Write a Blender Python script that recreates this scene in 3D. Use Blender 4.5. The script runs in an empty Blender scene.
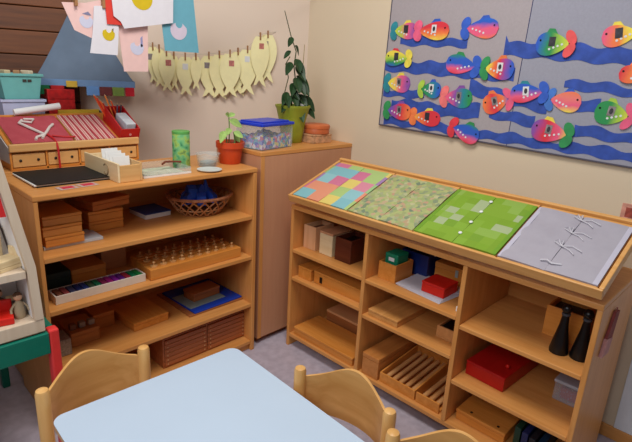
import bpy, bmesh, math, random
from mathutils import Vector, Matrix
random.seed(7)
SC = bpy.context.scene
COL = SC.collection
PI = math.pi
# ------------------------------------------------------------------ materials
def lin(c):
    return tuple(((v/255)/12.92 if v/255 <= .04045 else ((v/255+.055)/1.055)**2.4) for v in c) + (1.0,)
MC = {}
def base_mat(name):
    m = bpy.data.materials.new(name); m.use_nodes = True
    nt = m.node_tree; b = nt.nodes['Principled BSDF']
    return m, nt, b
def N(nt, t, **kw):
    n = nt.nodes.new(t)
    for k, v in kw.items(): setattr(n, k, v)
    return n
def plain(c, rough=.55, var=.06, scale=30, spec=.4, key=None):
    k = ('p', c, rough, var, scale, spec)
    if k in MC: return MC[k]
    m, nt, b = base_mat('paint_%d_%d_%d' % c)
    tc = N(nt, 'ShaderNodeTexCoord'); no = N(nt, 'ShaderNodeTexNoise')
    no.inputs['Scale'].default_value = scale; no.inputs['Detail'].default_value = 3
    nt.links.new(tc.outputs['Object'], no.inputs['Vector'])
    r = N(nt, 'ShaderNodeValToRGB')
    L = lin(c)
    r.color_ramp.elements[0].position = .3; r.color_ramp.elements[1].position = .7
    r.color_ramp.elements[0].color = tuple(v*(1-var) for v in L[:3])+(1,)
    r.color_ramp.elements[1].color = tuple(min(1, v*(1+var)) for v in L[:3])+(1,)
    nt.links.new(no.outputs['Fac'], r.inputs['Fac']); nt.links.new(r.outputs['Color'], b.inputs['Base Color'])
    b.inputs['Roughness'].default_value = rough; b.inputs['Specular IOR Level'].default_value = spec
    MC[k] = m; return m
def wood(c1, c2, axis='x', rough=.45, scale=1.0, key=''):
    k = ('w', c1, c2, axis, rough, scale)
    if k in MC: return MC[k]
    m, nt, b = base_mat('wood_%s_%d_%d_%d' % ((axis,)+c1))
    tc = N(nt, 'ShaderNodeTexCoord'); mp = N(nt, 'ShaderNodeMapping')
    s = {'x': (1.2, 14, 14), 'y': (14, 1.2, 14), 'z': (14, 14, 1.2)}[axis]
    mp.inputs['Scale'].default_value = tuple(v*scale for v in s)
    oi = N(nt, 'ShaderNodeObjectInfo')
    nt.links.new(oi.outputs['Random'], mp.inputs['Location'])
    nt.links.new(tc.outputs['Object'], mp.inputs['Vector'])
    no = N(nt, 'ShaderNodeTexNoise'); no.inputs['Scale'].default_value = 3.0; no.inputs['Detail'].default_value = 5
    no.inputs['Distortion'].default_value = .6
    nt.links.new(mp.outputs['Vector'], no.inputs['Vector'])
    r = N(nt, 'ShaderNodeValToRGB')
    r.color_ramp.elements[0].position = .32; r.color_ramp.elements[1].position = .68
    r.color_ramp.elements[0].color = lin(c1); r.color_ramp.elements[1].color = lin(c2)
    nt.links.new(no.outputs['Fac'], r.inputs['Fac']); nt.links.new(r.outputs['Color'], b.inputs['Base Color'])
    b.inputs['Roughness'].default_value = rough; b.inputs['Specular IOR Level'].default_value = .35
    MC[k] = m; return m
def glassy(name, c, alpha=.3, rough=.15):
    k = ('g', name)
    if k in MC: return MC[k]
    m, nt, b = base_mat(name)
    out = nt.nodes['Material Output']
    tr = N(nt, 'ShaderNodeBsdfTransparent'); mx = N(nt, 'ShaderNodeMixShader')
    no = N(nt, 'ShaderNodeTexNoise'); no.inputs['Scale'].default_value = 12
    mr = N(nt, 'ShaderNodeMapRange'); mr.inputs['To Min'].default_value = alpha*.85; mr.inputs['To Max'].default_value = alpha*1.15
    nt.links.new(no.outputs['Fac'], mr.inputs['Value']); nt.links.new(mr.outputs['Result'], mx.inputs['Fac'])
    b.inputs['Base Color'].default_value = lin(c); b.inputs['Roughness'].default_value = rough
    nt.links.new(tr.outputs[0], mx.inputs[1]); nt.links.new(b.outputs[0], mx.inputs[2]); nt.links.new(mx.outputs[0], out.inputs['Surface'])
    MC[k] = m; return m
def ramp_mat(name, cols, axis='x', size=.1, const=False, noise=.25, rough=.6, second=None, dots=None):
    """painted colour bands along an object axis (-size..size) with a wobbly edge"""
    m, nt, b = base_mat(name)
    tc = N(nt, 'ShaderNodeTexCoord'); sp = N(nt, 'ShaderNodeSeparateXYZ')
    nt.links.new(tc.outputs['Object'], sp.inputs[0])
    no = N(nt, 'ShaderNodeTexNoise'); no.inputs['Scale'].default_value = 22
    nt.links.new(tc.outputs['Object'], no.inputs['Vector'])
    mr = N(nt, 'ShaderNodeMapRange'); mr.inputs['From Min'].default_value = -size; mr.inputs['From Max'].default_value = size
    nt.links.new(sp.outputs[axis.upper()], mr.inputs['Value'])
    ad = N(nt, 'ShaderNodeMath', operation='MULTIPLY_ADD'); ad.inputs[1].default_value = noise
    nt.links.new(no.outputs['Fac'], ad.inputs[0])
    sb = N(nt, 'ShaderNodeMath', operation='SUBTRACT'); sb.inputs[1].default_value = noise*.5
    nt.links.new(mr.outputs['Result'], ad.inputs[2]); nt.links.new(ad.outputs[0], sb.inputs[0])
    r = N(nt, 'ShaderNodeValToRGB'); cr = r.color_ramp
    if const: cr.interpolation = 'CONSTANT'
    n = len(cols)
    while len(cr.elements) < n: cr.elements.new(.5)
    for i, c in enumerate(cols):
        cr.elements[i].position = i/n if const else i/max(1, n-1)
    for i, c in enumerate(cols): cr.elements[i].color = lin(c)
    nt.links.new(sb.outputs[0], r.inputs['Fac']); nt.links.new(r.outputs['Color'], b.inputs['Base Color'])
    b.inputs['Roughness'].default_value = rough; b.inputs['Specular IOR Level'].default_value = .25
    return m

BEECH_X = wood((208,140,72), (220,155,87), 'x', .4); BEECH_Y = wood((208,140,72), (220,155,87), 'y', .4); BEECH_Z = wood((208,140,72), (220,155,87), 'z', .4)
TRAYW = wood((214,154,84), (228,172,104), 'y', .4)
PANEL = wood((198,142,106), (203,148,111), 'z', .5)
HONEY_X = wood((208,130,52), (222,148,70), 'x', .4); HONEY_Y = wood((208,130,52), (222,148,70), 'y', .4)
BROWN_X = wood((152,90,48), (176,108,62), 'x', .4); BROWN_Y = wood((152,90,48), (176,108,62), 'y', .4)
REDWOOD = wood((160,88,48), (184,108,64), 'x', .4)
PALE = wood((226,200,152), (238,216,174), 'y', .5)
DARKW = wood((84,38,24), (104,50,32), 'y', .35)
CHAIRW = wood((214,160,92), (232,182,114), 'z', .35, .6)
CHAIRP = wood((212,156,88), (230,178,110), 'x', .3, .6)
PLAYW = wood((206,184,158), (216,196,172), 'z', .5); PLAYIN = plain((236,234,234), .6, .02)
WHITE = plain((232,232,230), .6, .02); PAPER = plain((226,224,222), .7, .02)
BLACK = plain((16,16,18), .3, .1); GREYC = plain((160,170,168), .6, .04)
RED = plain((176,22,20), .35, .05); REDB = plain((214,34,22), .45, .05); GREEN_T = plain((10,112,92), .4, .05); RED_T = plain((226,60,58), .4, .05)
BLUE = plain((26,64,168), .4, .08); NAVY = plain((24,42,104), .35, .08)
# ------------------------------------------------------------------ mesh builder
class MB:
    def __init__(s): s.bm = bmesh.new()
    def _add(s, verts, faces, M=None):
        vs = [s.bm.verts.new((M @ Vector(v)) if M else Vector(v)) for v in verts]
        for f in faces:
            try: s.bm.faces.new([vs[i] for i in f])
            except ValueError: pass
        return s
    def box(s, x0, x1, y0, y1, z0, z1, bev=.002, M=None, seg=2):
        t = bmesh.new(); bmesh.ops.create_cube(t, size=1)
        for v in t.verts:
            v.co = Vector(((x0+x1)/2+v.co.x*(x1-x0), (y0+y1)/2+v.co.y*(y1-y0), (z0+z1)/2+v.co.z*(z1-z0)))
        bev = min(bev, .3*min(abs(x1-x0), abs(y1-y0), abs(z1-z0)))
        if bev > 0: bmesh.ops.bevel(t, geom=t.edges[:], offset=bev, segments=seg, affect='EDGES', profile=.5)
        return s.merge(t, M)
    def merge(s, t, M=None):
        if M is not None: bmesh.ops.transform(t, matrix=M, verts=t.verts)
        me = bpy.data.meshes.new('tmp'); t.to_mesh(me); t.free(); s.bm.from_mesh(me); bpy.data.meshes.remove(me); return s
    def lathe(s, prof, n=24, M=None, sx=1, sy=1):
        vs = []; fs = []
        for r, z in prof:
            for k in range(n):
                a = 2*PI*k/n; vs.append((r*math.cos(a)*sx, r*math.sin(a)*sy, z))
        for i in range(len(prof)-1):
            for k in range(n):
                k2 = (k+1) % n; fs.append((i*n+k, i*n+k2, (i+1)*n+k2, (i+1)*n+k))
        fs.append(tuple(range(n-1, -1, -1))); fs.append(tuple((len(prof)-1)*n+k for k in range(n)))
        return s._add(vs, fs, M)
    def tube(s, pts, r, n=8, r2=None):
        pts = [Vector(p) for p in pts]; rings = []
        for i, p in enumerate(pts):
            d = (pts[min(i+1, len(pts)-1)]-pts[max(i-1, 0)]).normalized()
            a = d.orthogonal().normalized() if i == 0 else (rings[-1][1]-d*rings[-1][1].dot(d)).normalized()
            rings.append((p, a, d.cross(a)))
        vs = []; fs = []
        for i, (p, a, b) in enumerate(rings):
            rr = r if r2 is None else r+(r2-r)*i/(len(pts)-1)
            for k in range(n):
                t = 2*PI*k/n; vs.append(p+a*rr*math.cos(t)+b*rr*math.sin(t))
        for i in range(len(pts)-1):
            for k in range(n):
                k2 = (k+1) % n; fs.append((i*n+k, i*n+k2, (i+1)*n+k2, (i+1)*n+k))
        fs.append(tuple(range(n-1, -1, -1))); fs.append(tuple((len(pts)-1)*n+k for k in range(n)))
        return s._add(vs, fs)
    def prism(s, outline, d0, d1, plane='xz', M=None):
        """outline in a plane, extruded along the third axis d0..d1"""
        def P(a, b, d):
            return {'xz': (a, d, b), 'xy': (a, b, d), 'yz': (d, a, b)}[plane]
        n = len(outline)
        vs = [P(a, b, d0) for a, b in outline]+[P(a, b, d1) for a, b in outline]
        fs = [tuple(range(n)), tuple(range(2*n-1, n-1, -1))]+[(i, i+n, (i+1) % n+n, (i+1) % n) for i in range(n)]
        return s._add(vs, fs, M)
    def ball(s, c, r, sx=1, sy=1, sz=1, u=10, v=7):
        t = bmesh.new(); bmesh.ops.create_uvsphere(t, u_segments=u, v_segments=v, radius=r)
        return s.merge(t, Matrix.Translation(c) @ Matrix.Diagonal((sx, sy, sz, 1)))
    def grid(s, fn, nu, nv, th=None):
        """surface fn(u,v)->point; th gives a second skin fn2"""
        vs = [fn(i/nu, j/nv) for i in range(nu+1) for j in range(nv+1)]
        fs = [(i*(nv+1)+j, (i+1)*(nv+1)+j, (i+1)*(nv+1)+j+1, i*(nv+1)+j+1) for i in range(nu) for j in range(nv)]
        if th:
            o = len(vs); vs += [th(i/nu, j/nv) for i in range(nu+1) for j in range(nv+1)]
            fs += [tuple(o+k for k in reversed(f)) for f in fs]
            ring = [i*(nv+1) for i in range(nu+1)]+[nu*(nv+1)+j for j in range(1, nv+1)]+[i*(nv+1)+nv for i in range(nu-1, -1, -1)]+[j for j in range(nv-1, 0, -1)]
            for q in range(len(ring)):
                a, b = ring[q], ring[(q+1) % len(ring)]; fs.append((b, a, a+o, b+o))
        return s._add(vs, fs)
    def build(s, name, mat, parent=None, smooth=False):
        bmesh.ops.recalc_face_normals(s.bm, faces=s.bm.faces)
        me = bpy.data.meshes.new(name); s.bm.to_mesh(me); s.bm.free()
        if smooth:
            for f in me.polygons: f.use_smooth = True
            try: me.set_sharp_from_angle(angle=math.radians(40))
            except Exception: pass
        me.materials.append(mat)
        o = bpy.data.objects.new(name, me); COL.objects.link(o)
        if parent: o.parent = parent
        return o
def tag(o, label, cat, group=None, kind=None):
    o['label'] = label; o['category'] = cat
    if group: o['group'] = group
    if kind: o['kind'] = kind
    return o
def thing(name, label, cat, loc=(0, 0, 0), rz=0, group=None, rot=None):
    o = bpy.data.objects.new(name, None); COL.objects.link(o); o.empty_display_size = .02
    o.location = loc; o.rotation_euler = rot if rot else (0, 0, rz)
    return tag(o, label, cat, group)
def solo(name, mb, mat, label, cat, loc=(0, 0, 0), rz=0, group=None, smooth=False, rot=None):
    o = mb.build(name, mat, None, smooth); o.location = loc; o.rotation_euler = rot if rot else (0, 0, rz)
    return tag(o, label, cat, group)
def struct(name, mb, mat, parent=None):
    o = mb.build(name, mat, parent)
    if not parent: o['kind'] = 'structure'
    return o
def copy_tree(o, loc=None, parent=None):
    c = o.copy(); COL.objects.link(c)
    if parent: c.parent = parent
    if loc is not None: c.location = loc
    for ch in list(o.children): copy_tree(ch, None, c)
    return c
RX = lambda a: Matrix.Rotation(a, 4, 'X'); RY = lambda a: Matrix.Rotation(a, 4, 'Y'); RZ = lambda a: Matrix.Rotation(a, 4, 'Z'); TR = lambda x, y, z: Matrix.Translation((x, y, z))

# ------------------------------------------------------------------ camera
cam = bpy.data.cameras.new('camera'); co = bpy.data.objects.new('camera', cam); COL.objects.link(co)
rt, up, fw = Vector((0.70083164, -0.71135355, 0.0530202)), Vector((0.17301498, 0.24162275, 0.95482159)), Vector((0.69202661, 0.65999589, -0.29241169))
M = Matrix.Identity(4)
for i in range(3): M[i][0] = rt[i]; M[i][1] = up[i]; M[i][2] = -fw[i]
M.translation = Vector((-2.30948327, -2.77451213, 1.51143861)); co.matrix_world = M
cam.sensor_width = 36; cam.lens = 502.432/632*36; cam.clip_start = .05
SC.camera = co

# ------------------------------------------------------------------ room
WA = math.atan2(-.4, 1)       # the back wall runs slightly askew from the corner
def wall_y(x): return -.42-.4*x
def plaster(c):
    m, nt, b = base_mat('plaster_%d' % c[2])
    tc = N(nt, 'ShaderNodeTexCoord'); no = N(nt, 'ShaderNodeTexNoise'); no.inputs['Scale'].default_value = 90; no.inputs['Detail'].default_value = 4
    nt.links.new(tc.outputs['Object'], no.inputs['Vector'])
    bp = N(nt, 'ShaderNodeBump'); bp.inputs['Strength'].default_value = .08; bp.inputs['Distance'].default_value = .004
    nt.links.new(no.outputs['Fac'], bp.inputs['Height']); nt.links.new(bp.outputs['Normal'], b.inputs['Normal'])
    n2 = N(nt, 'ShaderNodeTexNoise'); n2.inputs['Scale'].default_value = 2.2; nt.links.new(tc.outputs['Object'], n2.inputs['Vector'])
    r = N(nt, 'ShaderNodeValToRGB'); L = lin(c)
    r.color_ramp.elements[0].color = tuple(v*.96 for v in L[:3])+(1,); r.color_ramp.elements[1].color = tuple(min(1, v*1.03) for v in L[:3])+(1,)
    nt.links.new(n2.outputs['Fac'], r.inputs['Fac']); nt.links.new(r.outputs['Color'], b.inputs['Base Color'])
    b.inputs['Roughness'].default_value = .9; b.inputs['Specular IOR Level'].default_value = .15
    return m
m, nt, b = base_mat('linoleum')
tc = N(nt, 'ShaderNodeTexCoord'); no = N(nt, 'ShaderNodeTexNoise'); no.inputs['Scale'].default_value = 25; no.inputs['Detail'].default_value = 6
nt.links.new(tc.outputs['Object'], no.inputs['Vector'])
r = N(nt, 'ShaderNodeValToRGB'); r.color_ramp.elements[0].position = .35; r.color_ramp.elements[1].position = .65
r.color_ramp.elements[0].color = lin((178,168,180)); r.color_ramp.elements[1].color = lin((194,184,196))
nt.links.new(no.outputs['Fac'], r.inputs['Fac']); nt.links.new(r.outputs['Color'], b.inputs['Base Color']); b.inputs['Roughness'].default_value = .4
struct('floor', MB().box(-4, .1, -4.2, 1.4, -.05, 0, 0), m)
struct('wall_right', MB().box(0, .1, -4.2, .6, 0, 2.7, 0), plaster((222,203,175)))
ax = 1/math.cos(WA)
mb = MB().box(-1.215*ax, .0, 0, .1, 0, 2.7, 0)
o = struct('wall_back', mb, plaster((228,208,190))); o.location = (0, -.42, 0); o.rotation_euler.z = WA
# wood clad part of the same wall
m, nt, b = base_mat('plank_cladding')
tc = N(nt, 'ShaderNodeTexCoord'); sp = N(nt, 'ShaderNodeSeparateXYZ'); nt.links.new(tc.outputs['Object'], sp.inputs[0])
mu = N(nt, 'ShaderNodeMath', operation='MULTIPLY'); mu.inputs[1].default_value = 1/.115; nt.links.new(sp.outputs['Z'], mu.inputs[0])
fl = N(nt, 'ShaderNodeMath', operation='FLOOR'); nt.links.new(mu.outputs[0], fl.inputs[0])
wn = N(nt, 'ShaderNodeTexWhiteNoise', noise_dimensions='1D'); nt.links.new(fl.outputs[0], wn.inputs['W'])
mp = N(nt, 'ShaderNodeMapping'); mp.inputs['Scale'].default_value = (2, 10, 26); nt.links.new(tc.outputs['Object'], mp.inputs['Vector'])
no = N(nt, 'ShaderNodeTexNoise'); no.inputs['Scale'].default_value = 2; no.inputs['Detail'].default_value = 5; nt.links.new(mp.outputs['Vector'], no.inputs['Vector'])
a1 = N(nt, 'ShaderNodeMath', operation='MULTIPLY_ADD'); a1.inputs[1].default_value = .5; nt.links.new(wn.outputs['Value'], a1.inputs[0]); nt.links.new(no.outputs['Fac'], a1.inputs[2])
r = N(nt, 'ShaderNodeValToRGB'); r.color_ramp.elements[0].position = .3; r.color_ramp.elements[1].position = 1.0
r.color_ramp.elements[0].color = lin((72,38,18)); r.color_ramp.elements[1].color = lin((126,72,36))
nt.links.new(a1.outputs[0], r.inputs['Fac']); nt.links.new(r.outputs['Color'], b.inputs['Base Color']); b.inputs['Roughness'].default_value = .5
mb = MB()
for i in range(24):
    z = i*.115
    if z < 2.7: mb.box(-3.2*ax, -1.216*ax, -.012, .02, z+.002, z+.113, .004)
mb.box(-3.2*ax, -1.216*ax, .02, .1, 0, 2.7, 0)
o = struct('wall_left', mb, m); o.location = (0, -.42, 0); o.rotation_euler.z = WA
struct('baseboard_right', MB().box(-.012, -.0005, -4.2, -.86, .0005, .06, .002), BEECH_Y)

struct('pale_panel_1', MB().box(-.008, -.0005, -4.2, -2.463, .0605, .80, .002), plain((224,226,230), .6, .02))  # thin whitish panel over the lower right wall, past the shelf end
# ------------------------------------------------------------------ left shelf
LX0, LX1, LY, LB, LZ = -1.767, -.7442, -.8614, -.415, 1.02
t = thing('bookshelf', 'open beech shelf with three shelf boards under the green can and red flowerpot', 'shelf', (-1.246, -.64, 0))
def loc_box(mb, x0, x1, y0, y1, z0, z1, T=t, bev=.003):
    l = T.location; return mb.box(x0-l.x, x1-l.x, y0-l.y, y1-l.y, z0-l.z, z1-l.z, bev)
for x0, x1 in ((LX0, LX0+.016), (LX1-.022, LX1)): loc_box(MB(), x0, x1, LY, LB, 0, LZ-.0235, t).build('side_panel', BEECH_Z, t)
loc_box(MB(), LX0-.002, LX1+.002, LY-.002, LB, LZ-.023, LZ, t, .005).build('top_board', BEECH_X, t)
for z in (.7753, .5558, .2843, .06): loc_box(MB(), LX0+.0165, LX1-.0225, LY+.004, LB+.013, z-.021, z, t).build('shelf_board', BEECH_X, t)
loc_box(MB(), LX0+.0165, LX1-.0225, LB+.0135, LB, .02, LZ-.0235, t).build('back_panel', BEECH_X, t)
loc_box(MB(), LX0+.0165, LX1-.0225, LY+.02, LY+.035, 0, .038, t).build('plinth', BEECH_X, t)
# cabinet behind it that carries the desk and bins
t = thing('cabinet', 'plain wooden cabinet behind the open shelf, under the small desk', 'cabinet', (-1.445, -.19, 0))
loc_box(MB(), -1.75, -1.14, -.405, .02, 0, 1.02, t).build('body', BEECH_Z, t)
for x0, x1 in ((-1.745, -1.447), (-1.443, -1.145)):
    d = loc_box(MB(), x0, x1, -.4115, -.4055, .03, 1.0, t).build('door', BEECH_Z, t)
# corner cabinet
t = thing('cabinet', 'tall brown panel fronted cabinet in the corner beneath the blue lidded box', 'cabinet', (-.352, -.64, 0))
loc_box(MB(), -.702, -.003, -.836, -.45, .036, 1.066, t, .003).build('body', PANEL, t)
loc_box(MB(), -.704, -.003, -.838, -.45, 1.0665, 1.088, t, .003).build('top_board', BEECH_X, t)
loc_box(MB(), -.702, -.678, -.8385, -.8365, .036, 1.066, t, .001).build('edge_strip', BEECH_Z, t)
loc_box(MB(), -.68, -.02, -.80, -.46, 0, .0355, t).build('plinth', BROWN_X, t)

# ------------------------------------------------------------------ right shelf
RX0, RXB = -.5736, -.11
Y0, D1, D2, Y1, ZR = -.936, -1.4426, -1.9374, -2.432, .8226
t = thing('shelf_unit', 'low three column beech shelf along the right wall under a slanted top tray', 'shelf', (-.34, -1.68, 0)); RS = t
for y0, y1 in ((Y0-.019, Y0), (Y1, Y1+.019)): loc_box(MB(), RX0, RXB, y0, y1, 0, ZR-.0225, t).build('side_panel', BEECH_Z, t)
for y in (D1, D2): loc_box(MB(), RX0+.001, RXB-.01, y-.010, y+.010, .0810, ZR-.0225, t).build('divider', BEECH_Z, t)
loc_box(MB(), RX0-.001, RXB, Y1, Y0, ZR-.022, ZR, t).build('top_board', BEECH_Y, t)
loc_box(MB(), RX0+.002, RXB-.011, Y1+.0195, Y0-.0195, .0590, .0804, t).build('base_board', BEECH_Y, t)
loc_box(MB(), RX0+.26, RX0+.28, Y1+.0195, Y0-.0195, 0, .0585, t).build('plinth', BEECH_Y, t)
loc_box(MB(), RXB-.0095, RXB, Y1+.0195, Y0-.0195, .02, ZR-.0225, t).build('back_panel', BEECH_Y, t)
for ya, yb, zs in ((D1+.0105, Y0-.0195, (.58, .4205)), (D2+.0105, D1-.0105, (.5774, .3954)), (Y1+.0195, D2-.0105, (.5468, .2922))):
    for z in zs: loc_box(MB(), RX0+.003, RXB-.011, ya, yb, z-.019, z, t).build('shelf_board', BEECH_Y, t)
# slanted display tray (front lip low, back high)
TX0, TX1, TZ0, TZ1 = -.600, -.205, .846, .998
ang = math.atan2(TZ1-TZ0, TX1-TX0); TLen = math.hypot(TX1-TX0, TZ1-TZ0)
t = thing('display_tray', 'long slanted wooden tray on the low shelf holding four fabric frames', 'tray', (TX0, -1.68, TZ0), rot=(0, -ang, 0)); TRAY = t
YA, YB = 1.68-.948, 1.68-2.425      # local y range
MB().box(.0105, TLen-.018, YB+.016, YA-.016, .002, .012, .001).build('tray_floor', TRAYW, t)
MB().box(0, .010, YB, YA, 0, .040, .003).build('front_lip', TRAYW, t)
MB().box(TLen-.0175, TLen, YB, YA, 0, .046, .003).build('back_rail', TRAYW, t)
for y0, y1 in ((YB, YB+.0155), (YA-.0155, YA)): MB().box(.0105, TLen-.018, y0, y1, 0, .040, .003).build('end_rail', TRAYW, t)
for y in (YB+.10, 0, YA-.10):
    hz = .12
    # supports carrying the raised back edge
    MB().box(TLen-.10, TLen-.08, y-.02, y+.02, -.127, -.001, .002, M=TR(TLen-.09, 0, 0) @ RY(ang) @ TR(-(TLen-.09), 0, 0)).build('support_block', TRAYW, t)

def fabric(name, fn):
    m, nt, b = base_mat(name); b.inputs['Roughness'].default_value = .85; b.inputs['Specular IOR Level'].default_value = .1
    tc = N(nt, 'ShaderNodeTexCoord'); c = fn(nt, tc); nt.links.new(c, b.inputs['Base Color']); return m
def cells(nt, tc, size, cols, off=(0, 0, 0)):
    mp = N(nt, 'ShaderNodeMapping'); mp.inputs['Scale'].default_value = (1/size, 1/size, .01); mp.inputs['Location'].default_value = off
    nt.links.new(tc.outputs['Object'], mp.inputs['Vector'])
    fl = N(nt, 'ShaderNodeVectorMath', operation='FLOOR'); nt.links.new(mp.outputs['Vector'], fl.inputs[0])
    wn = N(nt, 'ShaderNodeTexWhiteNoise', noise_dimensions='3D'); nt.links.new(fl.outputs[0], wn.inputs['Vector'])
    r = N(nt, 'ShaderNodeValToRGB'); cr = r.color_ramp; cr.interpolation = 'CONSTANT'
    while len(cr.elements) < len(cols): cr.elements.new(.5)
    for i in range(len(cols)): cr.elements[i].position = i/len(cols)
    for i, c in enumerate(cols): cr.elements[i].color = lin(c)
    nt.links.new(wn.outputs['Value'], r.inputs['Fac']); return r.outputs['Color']
def f_patch(nt, tc): return cells(nt, tc, .082, [(172,196,124), (206,120,148), (222,200,112), (132,184,190), (164,130,172), (222,148,118), (158,194,134), (214,140,156), (146,192,196)])
def f_floral(nt, tc):
    v = N(nt, 'ShaderNodeTexVoronoi'); v.inputs['Scale'].default_value = 55; nt.links.new(tc.outputs['Object'], v.inputs['Vector'])
    r = N(nt, 'ShaderNodeValToRGB'); cr = r.color_ramp
    for i in range(4): cr.elements.new(.5)
    ps = [(0, (176,180,120)), (.35, (150,166,110)), (.5, (190,150,124)), (.62, (186,186,140)), (.8, (120,134,110)), (1, (176,182,128))]
    for i, (p, c) in enumerate(ps): cr.elements[i].position = p
    for i, (p, c) in enumerate(ps): cr.elements[i].color = lin(c)
    sx = N(nt, 'ShaderNodeSeparateXYZ'); nt.links.new(v.outputs['Color'], sx.inputs[0]); nt.links.new(sx.outputs[0], r.inputs['Fac']); return r.outputs['Color']
def f_green(nt, tc): return cells(nt, tc, .046, [(128,164,54), (134,170,62), (126,160,54), (166,180,136), (132,166,58), (142,174,80), (122,158,56)])
def f_grey(nt, tc):
    no = N(nt, 'ShaderNodeTexNoise'); no.inputs['Scale'].default_value = 20; nt.links.new(tc.outputs['Object'], no.inputs['Vector'])
    r = N(nt, 'ShaderNodeValToRGB'); r.color_ramp.elements[0].color = lin((164,158,168)); r.color_ramp.elements[1].color = lin((178,173,182))
    nt.links.new(no.outputs['Fac'], r.inputs['Fac']); return r.outputs['Color']
FAB = [fabric('patchwork_cloth', f_patch), fabric('floral_cloth', f_floral), fabric('green_check_cloth', f_green), fabric('grey_cloth', f_grey)]
flabels = ['frame with pastel patchwork cloth, first from the corner on the slanted tray', 'frame with olive floral cloth between the patchwork one and the green one',
           'frame with bright green checked cloth closed by white snaps', 'frame with grey cloth tied by bows at the near end of the tray']
bounds = [-.965, -1.335, -1.696, -2.061, -2.408]
def ripple(x, y, k): return .0022*math.sin(x*34+k)*math.sin(y*21+2*k)
for k in range(4):
    ya, yb = bounds[k]-.003, bounds[k+1]+.003
    W = ya-yb; ym = (ya+yb)/2
    t = thing('dressing_frame', flabels[k], 'dressing frame', rot=(0, -ang, 0))
    t.location = Vector((TX0, ym, TZ0)) + Matrix.Rotation(-ang, 3, 'Y') @ Vector((.0115, 0, .0128))
    L = TLen-.032; h = W/2
    fb = MB().box(0, .024, -h, h, 0, .022, .003).box(L-.024, L, -h, h, 0, .022, .003)
    fb.box(.0241, L-.0241, -h, -h+.02, 0, .02, .003).box(.0241, L-.0241, h-.02, h, 0, .02, .003)
    fb.build('frame', TRAYW, t)
    for s in (0, 1):
        y0, y1 = (-h+.001, -.001) if s == 0 else (.0005, h-.001)
        up_ = MB().grid(lambda u, v: (.006+(L-.030)*u, y0+(y1-y0)*v, .0262+ripple(u*.4, y0+(y1-y0)*v, k+s)+(.003*(1-abs(2*v-1)**6))), 16, 12,
                  lambda u, v: (.006+(L-.030)*u, y0+(y1-y0)*v, .0222))
        up_.build('fabric_panel', FAB[k], t, True)
    if k >= 2:
        em = plain((192,188,202), .8, .03) if k == 3 else plain((112,156,40), .8, .05)
        for y0, y1 in ((-h+.0012, -h+.018), (h-.018, h-.0012)):
            MB().box(.007, L-.025, y0, y1, .0275, .0292, .0006).build('edge_band', em, t)
    if k == 2:
        for i in range(4): MB().ball((.07+i*(L-.14)/3, .0, .031), .008, sz=.5).build('snap_button', WHITE, t, True)
    if k == 3:
        cordm = plain((206,203,210), .6, .04)
        for i in range(4):
            x = .06+i*(L-.12)/3
            b_ = MB()
            if i == 1 or i == 3 or i == 2:
                b_.tube([(x, 0, .032), (x+.02, .014, .034), (x+.032, .004, .0355), (x, 0, .034)], .0018, 6)
                b_.tube([(x, 0, .034), (x-.012, -.03, .035), (x-.03, -.052, .034)], .0017, 6)
                b_.tube([(x, 0, .034), (x+.012, -.034, .035), (x-.004, -.07, .034)], .0017, 6)
                b_.tube([(x, 0, .034), (x+.014, .03, .036), (x+.03, .02, .0355), (x, 0, .034)], .0018, 6)
            else:
                b_.tube([(x-.01, -.04, .034), (x-.02, -.01, .036), (x-.008, .01, .0355), (x-.016, .03, .034)], .003, 6)
            b_.build('lace', cordm, t, True)

# ------------------------------------------------------------------ generic boxes
def wbox(name, loc, size, label, cat, mat, lidmat=None, rz=0, lid=.25, group=None, open_top=None, knob=None, inset=0.0015):
    """wooden box with its origin at the bottom centre; a lid, or an open top with a lining"""
    sx, sy, sz = size; t = thing(name, label, cat, loc, rz, group)
    x, y = sx/2, sy/2
    if open_top:
        w = min(.008, sx*.12); mb = MB()
        mb.box(-x, x, -y, y, 0, w, .001)
        mb.box(-x, -x+w, -y, y, w, sz, .0015).box(x-w, x, -y, y, w, sz, .0015)
        mb.box(-x+w, x-w, -y, -y+w, w, sz, .0015).box(-x+w, x-w, y-w, y, w, sz, .0015)
        mb.build('box_body', mat, t)
        if open_top != 'empty': MB().box(-x+w+.001, x-w-.001, -y+w+.001, y-w-.001, w+.0005, sz*.82, .001).build('filling', open_top, t)
    else:
        lh = sz*lid
        MB().box(-x+inset, x-inset, -y+inset, y-inset, 0, sz-lh-.0008, .002).build('box_body', mat, t)
        MB().box(-x, x, -y, y, sz-lh, sz, .003).build('lid', lidmat or mat, t)
    if knob:
        MB().ball((0, 0, sz+.008), .009).build('knob', knob, t, True)
    return t
E_ = .0006
# right shelf, column 1
z = .58+E_
wbox('wooden_box', (-.43, -1.008, z), (.14, .088, .128), 'pale box with a dark sunken lid, nearest the corner on the upper shelf', 'box', wood((220,166,120), (230,180,136), 'z'), open_top=DARKW)
wbox('wooden_box', (-.425, -1.126, z), (.15, .092, .125), 'cream box with a pinkish lid between pale and dark brown boxes', 'box', PALE, wood((196,140,100), (206,152,112), 'x'), lid=.1)
wbox('wooden_box', (-.425, -1.245, z), (.15, .105, .122), 'dark brown box with a pale rim, third on the upper shelf', 'box', DARKW, open_top=BLACK)
solo('felt_roll', MB().lathe([(.026, 0), (.028, .004), (.028, .256), (.026, .26)], 16, RX(PI/2)), plain((30,84,40), .8), 'dark green roll lying behind the row of small boxes', 'roll', (-.20, -1.09, z+.0285), 0, smooth=True)
z = .4205+E_
wbox('wooden_box', (-.40, -1.022, z), (.28, .098, .064), 'short honey box at the corner end of the middle shelf', 'box', HONEY_X, lid=.15)
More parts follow.
